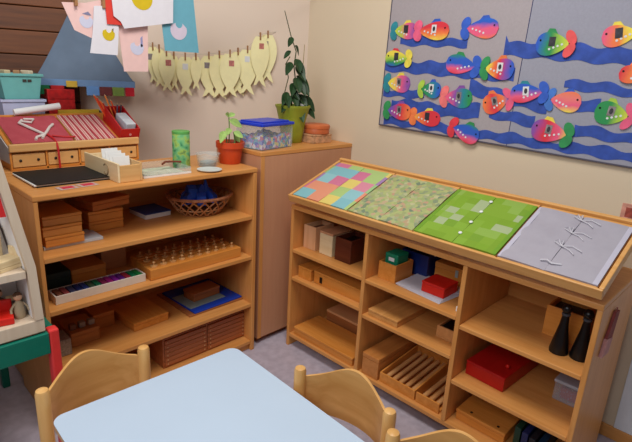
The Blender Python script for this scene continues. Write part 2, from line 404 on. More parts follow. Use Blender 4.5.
t = wbox('wooden_box', (-.39, -1.245, z), (.28, .325, .068), 'long honey box with a dark finger notch on the middle shelf', 'box', HONEY_Y, lid=.15)
MB().box(-.1415, -.1395, .10, .118, .012, .045, .0005).build('notch', BLACK, t)
z = .0804+E_
wbox('wooden_box', (-.46, -1.195, z), (.20, .43, .046), 'wide flat honey box at the front of the bottom shelf near the corner', 'box', HONEY_Y, lid=.3)
wbox('wooden_box', (-.25, -1.20, z), (.18, .36, .095), 'taller brown box with a pale lid behind the flat box on the bottom shelf', 'box', BROWN_Y, wood((208,150,100), (220,164,114), 'y', .4), lid=.14)
# column 2
z = .5774+E_
t = wbox('wooden_box', (-.435, -1.525, z), (.14, .098, .085), 'open honey box holding a green case, upper shelf of the middle column', 'box', HONEY_X, open_top='empty')
t = thing('plastic_case', 'green plastic case with a white label standing in a honey box', 'case', (-.435, -1.525, z+.0086))
MB().box(-.045, .045, -.036, .036, 0, .118, .006).build('case_body', plain((12,128,92), .4), t)
MB().box(-.0458, -.0452, -.018, .014, .082, .1, .0001).build('label', WHITE, t)
t = wbox('storage_box', (-.25, -1.56, z), (.17, .15, .11), 'dark blue box with a pale flap edge behind the green case', 'box', NAVY, open_top=BLACK)
MB().box(-.086, -.02, -.074, -.068, .111, .116, .001, M=RZ(.3)).build('flap', GREYC, t)
t = wbox('wooden_box', (-.225, -1.745, z), (.14, .19, .085), 'honey box with a metal clasp at the back, right of blue box', 'box', HONEY_Y, lid=.3)
MB().box(-.073, -.0705, -.03, -.015, .04, .075, .0006).build('clasp', GREYC, t)
for i in range(3):
    solo('paper_sheet', MB().box(-.10, .10, -.12, .12, 0, .0025, .0005), plain((206,204,214), .7, .02), ['lowest white sheet of the pile beneath the small red box', 'middle white sheet of the pile beneath the small red box', 'top white sheet of the pile, right under the small red box'][i], 'paper', (-.418+.004*i, -1.715+.006*i, z+.0031*i), -.10+.05*i, 'white sheets under the red box')
wbox('red_box', (-.43, -1.762, z+.0095), (.12, .115, .05), 'small bright red box lying on white sheets', 'box', REDB, lid=.2)
solo('wooden_block', MB().box(-.012, .012, -.009, .009, 0, .022, .002), WHITE, 'tiny white block beside the divider on the shelf with the red box', 'block', (-.52, -1.912, z))
z = .3954+E_
t = wbox('wooden_box', (-.40, -1.56, z), (.31, .17, .034), 'flat honey box on the middle shelf below the open honey box', 'box', wood((200,138,72), (216,156,90), 'x'), lid=.35)
wbox('wooden_box', (-.40, -1.86, z), (.15, .12, .055), 'small open wooden box with dark inside against the divider', 'box', wood((200,140,84), (214,156,98), 'x'), open_top=BLACK)
z = .0804+E_
wbox('wooden_box', (-.40, -1.52, z), (.32, .10, .115), 'high honey brown box with a lid next to the spindle trays', 'box', wood((190,120,58), (204,134,70), 'x', .4), lid=.2)
def spindle_tray(loc, label):
    t = thing('spindle_tray', label, 'tray', loc)
    mb = MB().box(-.16, .16, -.10, .10, 0, .008, .001).box(-.16, -.152, -.10, .10, .008, .05, .002).box(.152, .16, -.10, .10, .008, .075, .002)
    for y in (-.10, .092): mb.prism([(-.152, .008), (.152, .008), (.152, .075), (-.152, .05)], y, y+.008, 'xz')
    mb.build('tray_body', HONEY_X, t)
    for i in range(5):
        MB().tube([(-.145, -.072+.036*i, .024), (0, -.072+.036*i, .034), (.145, -.072+.036*i, .044)], .0115, 10).build('spindle', wood((206,146,88), (222,166,108), 'x'), t, True)
    return t
spindle_tray((-.39, -1.675, z), 'tray of wooden spindles beside the high lidded box on the bottom shelf')
t = thing('spindle_tray', 'tray of wooden spindles pushed against the divider on the bottom shelf', 'tray', (-.39, -1.842, z))
mb = MB().box(-.16, .16, -.06, .06, 0, .008, .001).box(-.16, -.152, -.06, .06, .008, .05, .002).box(.152, .16, -.06, .06, .008, .06, .002)
mb.build('tray_body', HONEY_X, t)
for i in range(3): MB().tube([(-.145, -.036+.036*i, .022), (.145, -.036+.036*i, .036)], .0115, 10).build('spindle', wood((206,146,88), (222,166,108), 'x'), t, True)
# column 3
z = .5468+E_
wbox('wooden_box', (-.30, -2.270, z), (.14, .14, .125), 'open honey box behind the two black pin figures', 'box', HONEY_Y, open_top=BLACK)
def pin(loc, label):
    t = thing('pin_figure', label, 'figure', loc, 0, 'black pin figures')
    MB().lathe([(.033, 0), (.034, .01), (.027, .05), (.016, .11), (.0125, .145), (.0125, .1505)], 20).build('skirt', BLACK, t, True)
    MB().lathe([(.015, .151), (.0155, .155), (.015, .159)], 20).build('collar', plain((70,72,78), .2), t, True)
    MB().ball((0, 0, .176), .0185, u=16, v=10).build('head', BLACK, t, True)
    return t
pin((-.465, -2.298, z), 'glossy black pin figure, the one farther from the shelf end')
pin((-.450, -2.366, z), 'glossy black pin figure nearest the right end of the shelf')
z = .2922+E_
wbox('red_box', (-.325, -2.06, z), (.33, .175, .066), 'large glossy red box with a red knob on the lower right shelf', 'box', RED, RED, lid=.12, rz=-.06)
MB().ball((-.085, -.055, .075), .009).build('knob', REDB, bpy.data.objects['red_box.001'], True)
t = thing('plastic_tub', 'clear plastic tub with a white lid at the shelf end', 'tub', (-.30, -2.335, z))
MB().box(-.075, .075, -.048, .048, 0, .078, .006).build('tub_body', glassy('clear_plastic', (200,204,214), .35), t)
MB().box(-.078, .078, -.051, .051, .0785, .092, .004).build('lid', plain((176,184,198), .4), t)
MB().box(-.05, .0, -.04, .03, .004, .05, .006).build('filling', plain((150,36,54), .6), t)
z = .0804+E_
t = wbox('wooden_box', (-.44, -2.075, z), (.15, .22, .05), 'flat brown box with two dark screw holes on the bottom right shelf', 'box', HONEY_Y, lid=.3)
for y in (-.07, .05): MB().lathe([(.006, 0), (.006, .0012)], 12, TR(-.05, y, .0502)).build('hole', BLACK, t)
wbox('storage_box', (-.22, -2.08, z), (.16, .24, .07), 'dark box at the back of the bottom right shelf', 'box', wood((84,46,28), (98,56,34), 'y'), lid=.2)
for i in range(4):
    solo('book', MB().box(-.14, .14, -.012, .012, 0, .10-.008*i, .002), plain([(22,60,44), (28,40,90), (30,32,40), (20,50,80)][i], .5), ['dark green book leaning upright next to flat brown box', 'dark blue book, second from the brown box', 'charcoal book, third from the brown box', 'petrol blue book closest to the right end panel'][i], 'book', (-.36, -2.225-.030*i, z), 0, 'books on the bottom right shelf')
# strap hanging on the outer face of the right shelf
t = thing('pouch', 'slim pink and dark red pouch hanging on the end panel of the low shelf', 'pouch', (-.44, Y1-.0008, .59))
MB().prism([(-.052, .010), (.030, 0), (.044, .055), (-.034, .075)], -.012, 0, 'xz').build('lower_cloth', plain((196,140,136), .8, .15, 60), t)
MB().prism([(-.033, .0755), (.044, .0555), (.066, .155), (.014, .165), (-.006, .12)], -.010, 0, 'xz').build('upper_cloth', plain((136,62,58), .8, .2, 60), t)
MB().tube([(.03, -.004, .158), (.034, -.005, .175), (.042, -.004, .158)], .002, 6).build('loop', plain((150,80,70), .7), t)

# ------------------------------------------------------------------ left shelf contents
z = .7753+E_
solo('paper_sheet', MB().box(-.115, .115, -.07, .07, 0, .012, .001), plain((196,200,206), .7, .03), 'white folded sheet under the stack of three flat boxes', 'paper', (-1.605, -.70, z), 0)
for i in range(3):
    wbox('wooden_box', (-1.642-.004*(i % 2), -.68+.006*i, z+.0125+i*.0406), (.15, .20, .04), ['bottom honey box in the stack of three on white paper', 'middle honey box in the stack of three on white paper', 'top honey box in the stack of three on white paper'][i], 'box', HONEY_X, lid=.3, rz=.0, group='flat boxes stacked on the top left shelf')
for i in range(2):
    wbox('wooden_box', (-1.425, -.57, z+i*.0456), (.155, .18, .045), ['lower honey box of the pair beneath the tilted brown box', 'upper honey box of the pair, right under the tilted brown box'][i], 'box', HONEY_X, lid=.3)
t = wbox('wooden_box', (-1.41, -.565, z+.0935), (.19, .17, .042), 'darker brown box lying crooked on top of two honey boxes', 'box', wood((176,100,46), (194,118,60), 'x'), lid=.4, rz=.22)
t = thing('book', 'blue covered white book lying flat between brown boxes and basket', 'book', (-1.16, -.545, z), .05)
MB().box(-.068, .068, -.075, .075, .0, .022, .001).build('pages', WHITE, t)
MB().box(-.07, .07, -.078, .078, .0225, .0265, .001).build('cover', plain((34,66,140), .5), t)
# wicker basket
t = thing('basket', 'round woven wicker basket heaped with blue blocks', 'basket', (-.946, -.655, z))
bm_ = MB()
def bk(a, h): r = .095+.062*h**.8; return (r*math.cos(a)*1.05, r*math.sin(a)*.92, .004+.092*h)
for k in range(18):
    for s in (1, -1): bm_.tube([bk(2*PI*k/18+s*h*.6, h) for h in (0, .25, .5, .75, 1)], .0042, 5)
bm_.build('weave', wood((150,96,58), (184,128,84), 'z'), t, True)
MB().tube([bk(2*PI*k/32, 1.0) for k in range(33)], .008, 8).build('rim', wood((140,84,56), (176,116,80), 'z'), t, True)
MB().tube([bk(2*PI*k/32, .33) for k in range(33)], .0035, 6).build('band', wood((170,120,80), (196,146,104), 'z'), t, True)
MB().lathe([(.095, 0), (.098, .006)], 28, sx=1.05, sy=.92).build('bottom', wood((150,96,58), (184,128,84), 'x'), t)
BL = plain((32,84,204), .4, .1)
bp = [(-.075, -.01, .055, .2), (-.02, -.05, .056, 1.1), (.045, -.04, .055, 2.0), (.07, .03, .055, .6), (0, .05, .055, 1.7), (-.05, .055, .056, 2.6), (.0, .0, .085, .4), (-.05, .01, .088, 1.3), (.04, .0, .088, 2.2)]
bl = ['at the left rim', 'at the front rim left of the middle', 'at the front rim right of the middle', 'at the right rim', 'at the back rim', 'at the back left rim', 'in the middle of the heap', 'on top left of the heap', 'standing pointed on top right of the heap']
for i, (x, y, zz, a) in enumerate(bp):
    mb = MB()
    if i == 8: mb.lathe([(.022, -.01), (.020, 0), (.004, .05), (.002, .051)], 12)
    else: mb.prism([(-.042, -.026), (.042, -.026), (.026, .016), (.0, .032), (-.026, .016)], -.022, .022, 'xz', RX(.3*(i % 3-1)))
    solo('blue_block', mb, BL, 'blue wooden block in the wicker basket, '+bl[i], 'block', (-.946+x*.85, -.655+y*.8, z+zz+.026), a, 'blue blocks in the basket')
z = .5558+E_
wbox('storage_box', (-1.655, -.60, z), (.095, .20, .088), 'dark green box at the left end above the colour box', 'box', plain((24,40,30), .5), lid=.3)
wbox('wooden_box', (-1.525, -.58, z), (.15, .20, .074), 'honey box between the dark green box and the brown upright box', 'box', HONEY_X, lid=.3)
wbox('wooden_box', (-1.375, -.545, z), (.12, .10, .125), 'tall pinkish brown box behind the colour box', 'box', wood((186,126,82), (198,140,94), 'x'), lid=.1)
t = thing('colour_box', 'long white tray of coloured tablets on the second shelf edge', 'tray', (-1.522, -.77, z), 0)
mb = MB().box(-.19, .19, -.042, .042, 0, .006, .001)
for y0, y1 in ((-.042, -.036), (.036, .042)): mb.box(-.19, .19, y0, y1, .006, .036, .0015)
for x0, x1 in ((-.19, -.184), (.184, .19)): mb.box(x0, x1, -.0355, .0355, .006, .036, .0015)
mb.build('tray_body', plain((220,206,190), .6, .04), t)
cc = [(120,70,50), (140,60,60), (60,60,90), (30,40,90), (34,52,110), (60,80,60), (20,100,70), (130,40,80), (150,30,110), (120,30,140), (90,30,120), (150,40,60), (20,110,70), (30,120,60)]
cn = ['brown', 'brick red', 'slate', 'navy', 'dark blue', 'olive', 'teal green', 'wine red', 'magenta', 'violet', 'dark purple', 'crimson', 'emerald', 'leaf green']
for i, c in enumerate(cc):
    solo('colour_tablet', MB().box(-.011, .011, -.033, .033, 0, .03, .002), plain(c, .4), '%s tablet standing in the long white tray' % cn[i], 'tablet', (-1.522-.168+.0258*i, -.77, z+.0066), 0, 'colour tablets in the white tray')
def cyl_block(y, label, k0):
    t = thing('cylinder_block', label, 'cylinder block', (-1.066, y, z), 0, 'cylinder blocks side by side')
    L = .50-.012*k0
    MB().box(-L/2, L/2, -.034, .034, 0, .052, .003).build('block', HONEY_X, t)
    for i in range(10):
        r = .0165-.0007*i; x = -L/2+.034+i*(L-.068)/9
        kb = MB().lathe([(r, .0523), (r, .058), (.0034, .0585), (.003, .067), (.0062, .069), (.007, .072), (.005, .0755), (.001, .0765)], 14, TR(x, 0, 0))
        kb.build('knobbed_cylinder', wood((196,140,84), (222,170,110), 'z', .3), t, True)
cyl_block(-.795, 'honey block with a row of knobbed cylinders, nearest the shelf edge', 0)
cyl_block(-.718, 'honey block with a row of knobbed cylinders, middle of the three', 1)
cyl_block(-.641, 'honey block with a row of knobbed cylinders, farthest back of the three', 2)
z = .2843+E_
solo('speckled_block', MB().box(-.026, .026, -.05, .05, 0, .075, .003), plain((150,140,128), .6, .35, 120), 'grey speckled block at the far left of the third shelf', 'block', (-1.675, -.70, z))
wbox('wooden_box', (-1.572, -.625, z), (.125, .16, .066), 'brown box topped with three small grey blocks', 'box', wood((176,112,58), (192,128,72), 'x'), lid=.3)
for i in range(3):
    solo('small_block', MB().box(-.014, .014, -.014, .014, 0, .026, .004), plain([(128,84,60), (150,134,118), (160,146,130)][i], .5), ['brownish cube, left of three on the brown box', 'grey cube, middle of three on the brown box', 'light grey cube, right of three on the brown box'][i], 'block', (-1.612+.04*i, -.665, z+.0665), 0, 'small cubes on the brown box')
wbox('wooden_box', (-1.452, -.54, z), (.10, .16, .075), 'orange brown box behind the one topped with small blocks', 'box', wood((190,116,52), (204,130,64), 'x'), lid=.25)
wbox('wooden_box', (-1.285, -.62, z), (.185, .25, .042), 'large flat honey box in the middle of the third shelf', 'box', HONEY_Y, lid=.35, rz=.05)
solo('wooden_board', MB().box(-.165, .165, -.165, .165, 0, .008, .002), BROWN_X, 'thin brown board beneath the blue mat', 'board', (-.935, -.625, z))
solo('blue_mat', MB().box(-.15, .15, -.155, .155, 0, .008, .002), plain((20,62,176), .5), 'square blue mat on the thin brown board', 'mat', (-.925, -.63, z+.0086), .03)
solo('card', MB().box(-.115, .105, -.085, .085, 0, .004, .001), plain((132,146,146), .7), 'grey green card on the blue mat beneath a brown box', 'card', (-.955, -.655, z+.0172), .05)
wbox('wooden_box', (-.935, -.645, z+.0218), (.17, .095, .046), 'brown box lying on the grey card and blue mat', 'box', BROWN_X, lid=.3, rz=.06)
# drawer cabinet
z = .06+E_
t = thing('drawer_cabinet', 'low reddish wooden cabinet of thin drawers on the bottom shelf', 'drawer cabinet', (-1.005, -.63, z))
mb = MB().box(-.25, .25, -.165, .18, 0, .008, .001).box(-.25, .25, -.165, .18, .152, .16, .002)
for x0, x1 in ((-.25, -.242), (-.004, .004), (.242, .25)): mb.box(x0, x1, -.165, .18, .008, .152, .001)
mb.box(-.242, .242, .172, .18, .008, .152, .001); mb.build('carcass', REDWOOD, t)
for cx in (-.123, .123):
    for i in range(6):
        d = MB().box(cx-.118, cx+.118, -.171, .16, .0095+.0237*i, .0095+.0237*i+.0218, .0025).build('drawer', REDWOOD, t)
        for s in (-.105, .105): MB().ball((cx+s, -.1725, .0204+.0237*i), .0032, u=8, v=6).build('knob', wood((200,150,100), (212,166,116), 'x'), d, True)

# ------------------------------------------------------------------ on the left shelf top
z = LZ+E_
t = thing('folder', 'thin black folder lying flat on the left end of the shelf', 'folder', (-1.58, -.615, z), 0)
MB().box(-.143, .145, -.13, .135, .004, .0095, .001).build('pages', WHITE, t)
MB().prism([(-.135, -.135), (.145, -.135), (.15, .13), (-.14, .14)], .0098, .013, 'xy').build('cover', plain((15,16,18), .6), t)
MB().box(-.135, .148, -.134, .138, 0, .0036, .001).build('back_cover', plain((15,16,18), .6), t)
for i, (x, y) in enumerate(((-1.625, -.80), (-1.545, -.79))):
    t = thing('label_card', ['grey card with a red picture on the shelf edge, left one', 'grey card with a red picture on the shelf edge, next to letter box'][i], 'card', (x, y, z), .1, 'red picture cards on the shelf top')
    MB().box(-.036, .036, -.026, .026, 0, .0012, .0003).build('card_sheet', plain((196,170,160), .6), t)
    MB().box(-.022, .024, -.016, .017, .0013, .002, .0002).build('picture', plain((208,52,74), .6, .2, 90), t)
# letter box
t = thing('letter_box', 'long narrow pale wooden card box with a round C mark on its side', 'box', (-1.385, -.665, z))
mb = MB().box(-.052, -.043, -.165, .165, .0, .078, .002)
mb.build('side_board', PALE, t)
MB().box(.043, .052, -.165, .165, .0, .078, .002).build('side_board', wood((214,170,110), (226,184,126), 'y'), t)
MB().box(-.0428, .0428, -.165, -.156, 0, .07, .002).build('end_board', wood((214,162,100), (226,178,116), 'x'), t)
MB().box(-.0428, .0428, .156, .165, 0, .07, .002).build('end_board', PALE, t)
MB().box(-.0428, .0428, -.1555, .1555, 0, .006, .001).build('bottom_board', PALE, t)
pts = [(-.0526, -.055+.022*math.cos(a), .039+.022*math.sin(a)) for a in [math.radians(40+i*14) for i in range(21)]]
MB().tube(pts, .0035, 6).build('letter_mark', plain((150,126,92), .7), t, True)
for i in range(4):
    solo('card', MB().box(-.035, .035, -.0015, .0015, 0, .088+.006*i, .0005), WHITE, 'white card standing in the letter box, '+['frontmost', 'second from the front', 'third from the front', 'rearmost and tallest'][i], 'card', (-1.385, -.765+.035*i, z+.0068), 0, 'white cards in the letter box', rot=(-.16, 0, 0))
# clear tray with a picture strip
t = thing('plastic_tray', 'shallow clear plastic tray between the letter box and green can', 'tray', (-1.215, -.70, z))
CL = glassy('clear_film', (222,228,224), .22, .2)
mb = MB().box(-.10, .13, -.105, .09, 0, .003, .001)
for a in ((-.10, .13, -.105, -.102), (-.10, .13, .087, .09), (-.10, -.097, -.102, .087), (.127, .13, -.102, .087)): mb.box(*a, .003, .03, .0005)
mb.build('tray_body', CL, t)
MB().box(-.10, .13, -.107, -.1055, .0, .009, .0004).build('rim', WHITE, t)
solo('picture_sheet', MB().box(-.08, .10, -.08, .06, 0, .001, 0), plain((190,196,170), .7, .3, 26), 'sheet with a faded greenish drawing in the clear tray', 'sheet', (-1.205, -.70, z+.0036))
t = thing('twig', 'small reddish brown twig lying in front of green can', 'twig', (-1.13, -.70, z+.034), .3)
MB().tube([(-.05, .0, .0), (-.02, .01, .006), (.015, -.004, .004), (.05, -.02, .001)], .005, 6).build('stem', plain((120,56,36), .7), t, True)
# green can
def f_can(nt, tc):
    no = N(nt, 'ShaderNodeTexNoise'); no.inputs['Scale'].default_value = 26; no.inputs['Detail'].default_value = 2; nt.links.new(tc.outputs['Object'], no.inputs['Vector'])
    r = N(nt, 'ShaderNodeValToRGB'); cr = r.color_ramp
    for i in range(3): cr.elements.new(.5)
    ps = [(.30, (34,78,56)), (.40, (92,164,112)), (.52, (128,188,124)), (.60, (158,190,92)), (.70, (112,142,84))]
    for i, (p, c) in enumerate(ps): cr.elements[i].position = p
    for i, (p, c) in enumerate(ps): cr.elements[i].color = lin(c)
    nt.links.new(no.outputs['Fac'], r.inputs['Fac']); return r.outputs['Color']
t = thing('can', 'tall green patterned cylindrical can beside the small clear tub', 'can', (-1.050, -.665, z))
t.scale = (.88, .88, 1.0)
MB().lathe([(.045, 0), (.046, .002), (.046, .158), (.045, .16)], 32).build('can_body', fabric('green_print', f_can), t, True)
MB().lathe([(.0465, .1603), (.047, .163), (.047, .171), (.045, .173)], 32).build('lid', plain((96,170,84), .4), t, True)
# clear tub
t = thing('plastic_tub', 'small clear plastic tub of screws next to the red flowerpot', 'tub', (-.925, -.70, z))
MB().lathe([(.042, 0), (.044, .003), (.053, .058), (.056, .06), (.056, .062), (.050, .0615), (.041, .005), (.0, .0045)], 24, sx=1.1).build('tub_body', CL, t, True)
MB().lathe([(.036, .006), (.039, .02), (.02, .026), (.001, .027)], 18, sx=1.1).build('filling', plain((130,140,140), .4, .3, 80), t, True)
solo('saucer', MB().lathe([(.04, 0), (.055, .004), (.058, .008), (.05, .007), (.001, .004)], 24), plain((206,212,208), .3, .02), 'flat whitish dish in front of the small clear tub', 'dish', (-.985, -.803, z), smooth=True)
# red flowerpot with seedling
SOIL = plain((52,34,24), .95, .3, 90); LEAF = plain((70,120,44), .5, .2, 40); LEAFL = plain((156,186,104), .5, .15, 40)
def leaf_mb(mb, base, d, length, width, droop=.3, nrm=Vector((0, 0, 1))):
    d = Vector(d).normalized(); s = d.cross(nrm)
    if s.length < .1: s = d.cross(Vector((0, 1, 0)))
    s.normalize(); n = s.cross(d).normalized(); base = Vector(base)
    def fn(u, v):
        w = width*math.sin(PI*min(1, u*.96+.02))**.8*(1-.25*u); k = (v-.5)*2
        return base+d*length*u+s*w*.5*k+n*(abs(k)*w*.22)-Vector((0, 0, 1))*droop*length*u*u
    mb.grid(fn, 7, 4, lambda u, v: fn(u, v)-n*.0012)
t = thing('flowerpot', 'red orange plastic flowerpot with a pale green seedling', 'plant', (-.785, -.690, z))
t.scale = (1.07, 1.07, 1.05)
pz = z
MB().lathe([(.048, 0), (.05, .003), (.058, .07), (.0585, .074), (.066, .076), (.0675, .104), (.0635, .105), (.058, .085), (.001, .085)], 32).build('pot', plain((204,72,32), .4, .05), t, True)
MB().lathe([(.0575, .0855), (.05, .090), (.001, .092)], 20).build('soil', SOIL, t, True)
mb = MB()
sd = [((-.02, 0, .09), (-.034, -.004, .155)), ((0, .01, .09), (-.004, .005, .222)), ((.02, -.01, .09), (.012, -.01, .15)), ((.03, .01, .09), (.03, .01, .13))]
for a, b_ in sd: mb.tube([a, ((a[0]+b_[0])/2+.004, (a[1]+b_[1])/2, (a[2]+b_[2])/2), b_], .0028, 6)
mb.build('stem', plain((120,150,80), .6), t, True)
lf = [((-.034, -.004, .155), (-.7, -.5, -.55), .07, .04), ((-.004, .005, .222), (-.5, -.3, .3), .045, .03), ((-.004, .005, .222), (.6, -.2, .35), .035, .028), ((-.003, .005, .205), (.8, -.45, -.35), .065, .042), ((.012, -.01, .15), (.5, -.6, -.3), .05, .034), ((.0, .0, .165), (-.6, -.4, -.3), .05, .034), ((.03, .01, .13), (.5, -.2, -.5), .04, .03)]
for a in lf:
    mb = MB(); leaf_mb(mb, *a, droop=.15, nrm=Vector((-.5, -.7, .5))); mb.build('leaf', LEAFL, t, True)

# ------------------------------------------------------------------ desk with slanted red dressing frames
t = thing('desk', 'small wooden desk box with a row of drawers and slanted red top', 'desk', (-1.4175, -.275, z)); DESK = t
DZ0 = .080; SY0, SY1 = -.125, .125; SZ0, SZ1 = .098, .196
sl = math.atan2(SZ1-SZ0, SY1-SY0); SLn = math.hypot(SZ1-SZ0, SY1-SY0)
mb = MB().box(-.2825, .2825, -.105, .125, 0, .078, .002); mb.build('carcass', HONEY_X, t)
MB().prism([(-.12, .0785), (.125, .0785), (.125, SZ1), (-.12, SZ0)], -.2825, .2825, 'yz').build('slanted_lid', HONEY_X, t)
MB().box(-.287, .287, -.135, -.1205, .080, .114, .004).build('front_lip', wood((212,160,98), (230,182,122), 'x'), t)
MB().box(-.287, .287, .1255, .14, 0, SZ1+.012, .003).build('back_board', HONEY_X, t)
mb = MB()
for x in (-.2825, -.141, 0, .141, .2825): mb.box(x-.004, x+.004, -.1255, -.1055, 0, .0775, .001)
mb.box(-.2785, .2785, -.1255, -.1055, 0, .010, .001); mb.build('drawer_frame', HONEY_X, t)
for i in range(4):
    x0 = -.2825+.1412*i+.006
    d = MB().box(x0, x0+.129, -.124, -.1055, .013, .070, .003).build('drawer', wood((214,160,96), (228,178,114), 'x'), t)
    for s in (.03, .10): MB().ball((x0+s, -.1255, .042), .0062, sy=.5).build('knob', plain((44,34,28), .4), d, True)
MB().prism([(-.12, .03), (.12, .03), (.12, .18), (-.12, .095)], -.2870, -.2830, 'yz').build('side_plate', plain((206,200,196), .6), t)
def f_red(nt, tc):
    no = N(nt, 'ShaderNodeTexNoise'); no.inputs['Scale'].default_value = 24; nt.links.new(tc.outputs['Object'], no.inputs['Vector'])
    r = N(nt, 'ShaderNodeValToRGB'); r.color_ramp.elements[0].color = lin((168,66,76)); r.color_ramp.elements[1].color = lin((190,88,96))
    nt.links.new(no.outputs['Fac'], r.inputs['Fac']); return r.outputs['Color']
def f_stripe(nt, tc):
    sp = N(nt, 'ShaderNodeSeparateXYZ'); nt.links.new(tc.outputs['Object'], sp.inputs[0])
    mu = N(nt, 'ShaderNodeMath', operation='MULTIPLY'); mu.inputs[1].default_value = 1/.027; nt.links.new(sp.outputs['X'], mu.inputs[0])
    fr = N(nt, 'ShaderNodeMath', operation='FRACT'); nt.links.new(mu.outputs[0], fr.inputs[0])
    r = N(nt, 'ShaderNodeValToRGB'); cr = r.color_ramp; cr.interpolation = 'CONSTANT'
    for i in range(2): cr.elements.new(.5)
    ps = [(0, (176,66,74)), (.45, (214,180,168)), (.62, (190,104,106)), (.78, (214,180,168))]
    for i, (p, c) in enumerate(ps): cr.elements[i].position = p
    for i, (p, c) in enumerate(ps): cr.elements[i].color = lin(c)
    nt.links.new(fr.outputs[0], r.inputs['Fac']); return r.outputs['Color']
def desk_frame(x0, x1, mat, label):
    t = thing('dressing_frame', label, 'dressing frame', rot=(sl, 0, 0))
    t.location = Vector(((x0+x1)/2, DESK.location.y-.118, z+SZ0+.002))
    h = (x1-x0)/2; L = SLn-.020
    fb = MB().box(-h, h, 0, .012, 0, .010, .002).box(-h, h, L-.012, L, 0, .010, .002)
    fb.box(-h, -h+.012, .0121, L-.0121, 0, .010, .002).box(h-.012, h, .0121, L-.0121, 0, .010, .002); fb.build('frame', TRAYW, t)
    for a, b_ in ((-h+.001, -.0005), (.0005, h-.001)):
        MB().grid(lambda u, v: (a+(b_-a)*u, .004+(L-.008)*v, .0142+.0015*math.sin(9*u+7*v)), 10, 10, lambda u, v: (a+(b_-a)*u, .004+(L-.008)*v, .0105)).build('fabric_panel', mat, t, True)
    return t
t = desk_frame(-1.685, -1.435, fabric('red_cloth', f_red), 'frame of plain dull red cloth with white cord bow on the small desk')
mb = MB()
mb.tube([(-.03, .20, .019), (-.05, .17, .022), (-.02, .12, .022), (.02, .06, .02), (.0, .03, .02)], .006, 7)
mb.tube([(-.02, .21, .019), (.02, .20, .022), (.0, .17, .022), (-.04, .19, .02)], .005, 7)
mb.tube([(.02, .06, .02), (.06, .12, .022), (.085, .15, .02)], .006, 7); mb.tube([(.02, .06, .02), (-.02, .04, .02), (-.03, .02, .019)], .006, 7)
mb.build('cord', plain((216,206,200), .7), t, True)
mb = MB(); mb.tube([(.03, .06, .02), (.042, .02, .02), (.045, -.012, .014), (.045, -.030, -.008), (.045, -.064, -.083)], .0045, 6)
mb.tube([(.045, .05, .019), (.10, .03, .019), (.14, .03, .018)], .0045, 6); mb.build('ribbon', plain((190,30,34), .6), t, True)
desk_frame(-1.425, -1.235, fabric('striped_cloth', f_stripe), 'frame of red and white striped cloth next to the red pencil box')
# red pencil box on the right end of the desk
t = thing('pencil_box', 'open red slanted box of pencils on the right end of the desk', 'box', rot=(sl, 0, 0))
t.location = Vector((-1.168, DESK.location.y-.112, z+SZ0+.0060)); RBt = t
mb = MB()
for x in (-.048, .043): mb.prism([(0, 0), (.20, 0), (.20, .078), (0, .054)], x, x+.005, 'yz')
mb.box(-.043, .043, 0, .005, 0, .054, .001).box(-.043, .043, .195, .20, 0, .078, .001).box(-.043, .043, .005, .195, 0, .005, .001)
mb.build('box_body', plain((190,26,30), .4), t)
MB().lathe([(.006, 0), (.006, .0015)], 12, TR(.0, -.0002, .024) @ RX(PI/2)).build('badge', plain((220,150,150), .5), t)
MB().box(-.01, .04, .03, .15, .006, .066, .004).build('filling', plain((196,198,204), .7, .1), t)
R3 = Matrix.Rotation(sl, 3, 'X')
pc = [(236,92,40), (222,60,44), (240,110,50), (206,40,40), (244,140,60), (90,90,110), (236,92,40), (60,60,70)]
pn = ['orange', 'red', 'light orange', 'crimson', 'amber', 'grey blue', 'bright orange', 'charcoal']
for i, c in enumerate(pc):
    px = -.034+.0095*i; b0 = RBt.location+R3 @ Vector((px, .172+.004*(i % 2), .008))
    tip = Vector((-.060+.004*i, .00, .125-.012*(i % 4))) if i not in (5, 7) else Vector((-.01, -.04, .085))
    t = thing('pencil', '%s pencil leaning out of the red slanted box' % pn[i], 'pencil', b0, 0, 'pencils in the red box')
    MB().tube([(0, 0, 0), tip], .0036, 6).build('shaft', plain(c, .4), t); MB().tube([tip, tip*1.06], .0036, 6, .0006).build('tip', plain((214,176,130), .6), t)
# items behind the desk, standing on the rear cabinet
cz = 1.02+E_
def bin_(loc, w0, w1, d0, d1, h, mat, label, rimh=.012):
    t = thing('storage_bin', label, 'bin', loc)
    def ring(w, d, z_): return [(-w/2, -d/2, z_), (w/2, -d/2, z_), (w/2, d/2, z_), (-w/2, d/2, z_)]
    v = ring(w0, d0, 0)+ring(w1, d1, h)+ring(w1-.008, d1-.008, h)+ring(w0-.008, d0-.008, .006)
    f = [(3, 2, 1, 0)]+[(i, (i+1) % 4, (i+1) % 4+4, i+4) for i in range(4)]+[(i+4, (i+1) % 4+4, (i+1) % 4+8, i+8) for i in range(4)]+[(i+8, (i+1) % 4+8, (i+1) % 4+12, i+12) for i in range(4)]+[(12, 13, 14, 15)]
    MB()._add(v, f).build('bin_body', mat, t)
    w, d = w1+.004, d1+.004; mb = MB()
    mb.box(-w/2-.004, w/2+.004, -d/2-.004, -d/2+.002, h-rimh, h, .002).box(-w/2-.004, w/2+.004, d/2-.002, d/2+.004, h-rimh, h, .002)
    mb.box(-w/2-.004, -w/2+.002, -d/2+.002, d/2-.002, h-rimh, h, .002).box(w/2-.002, w/2+.004, -d/2+.002, d/2-.002, h-rimh, h, .002)
    mb.build('rim', mat, t); return t
t = bin_((-1.546, -.062, cz), .15, .182, .105, .125, .275, plain((182,186,214), .5, .06), 'lilac white storage bin beneath the turquoise bin')
MB().box(-.03, .03, -.0640, -.0615, .19, .235, .0002).build('sticker', plain((206,186,150), .6, .3, 60), t)
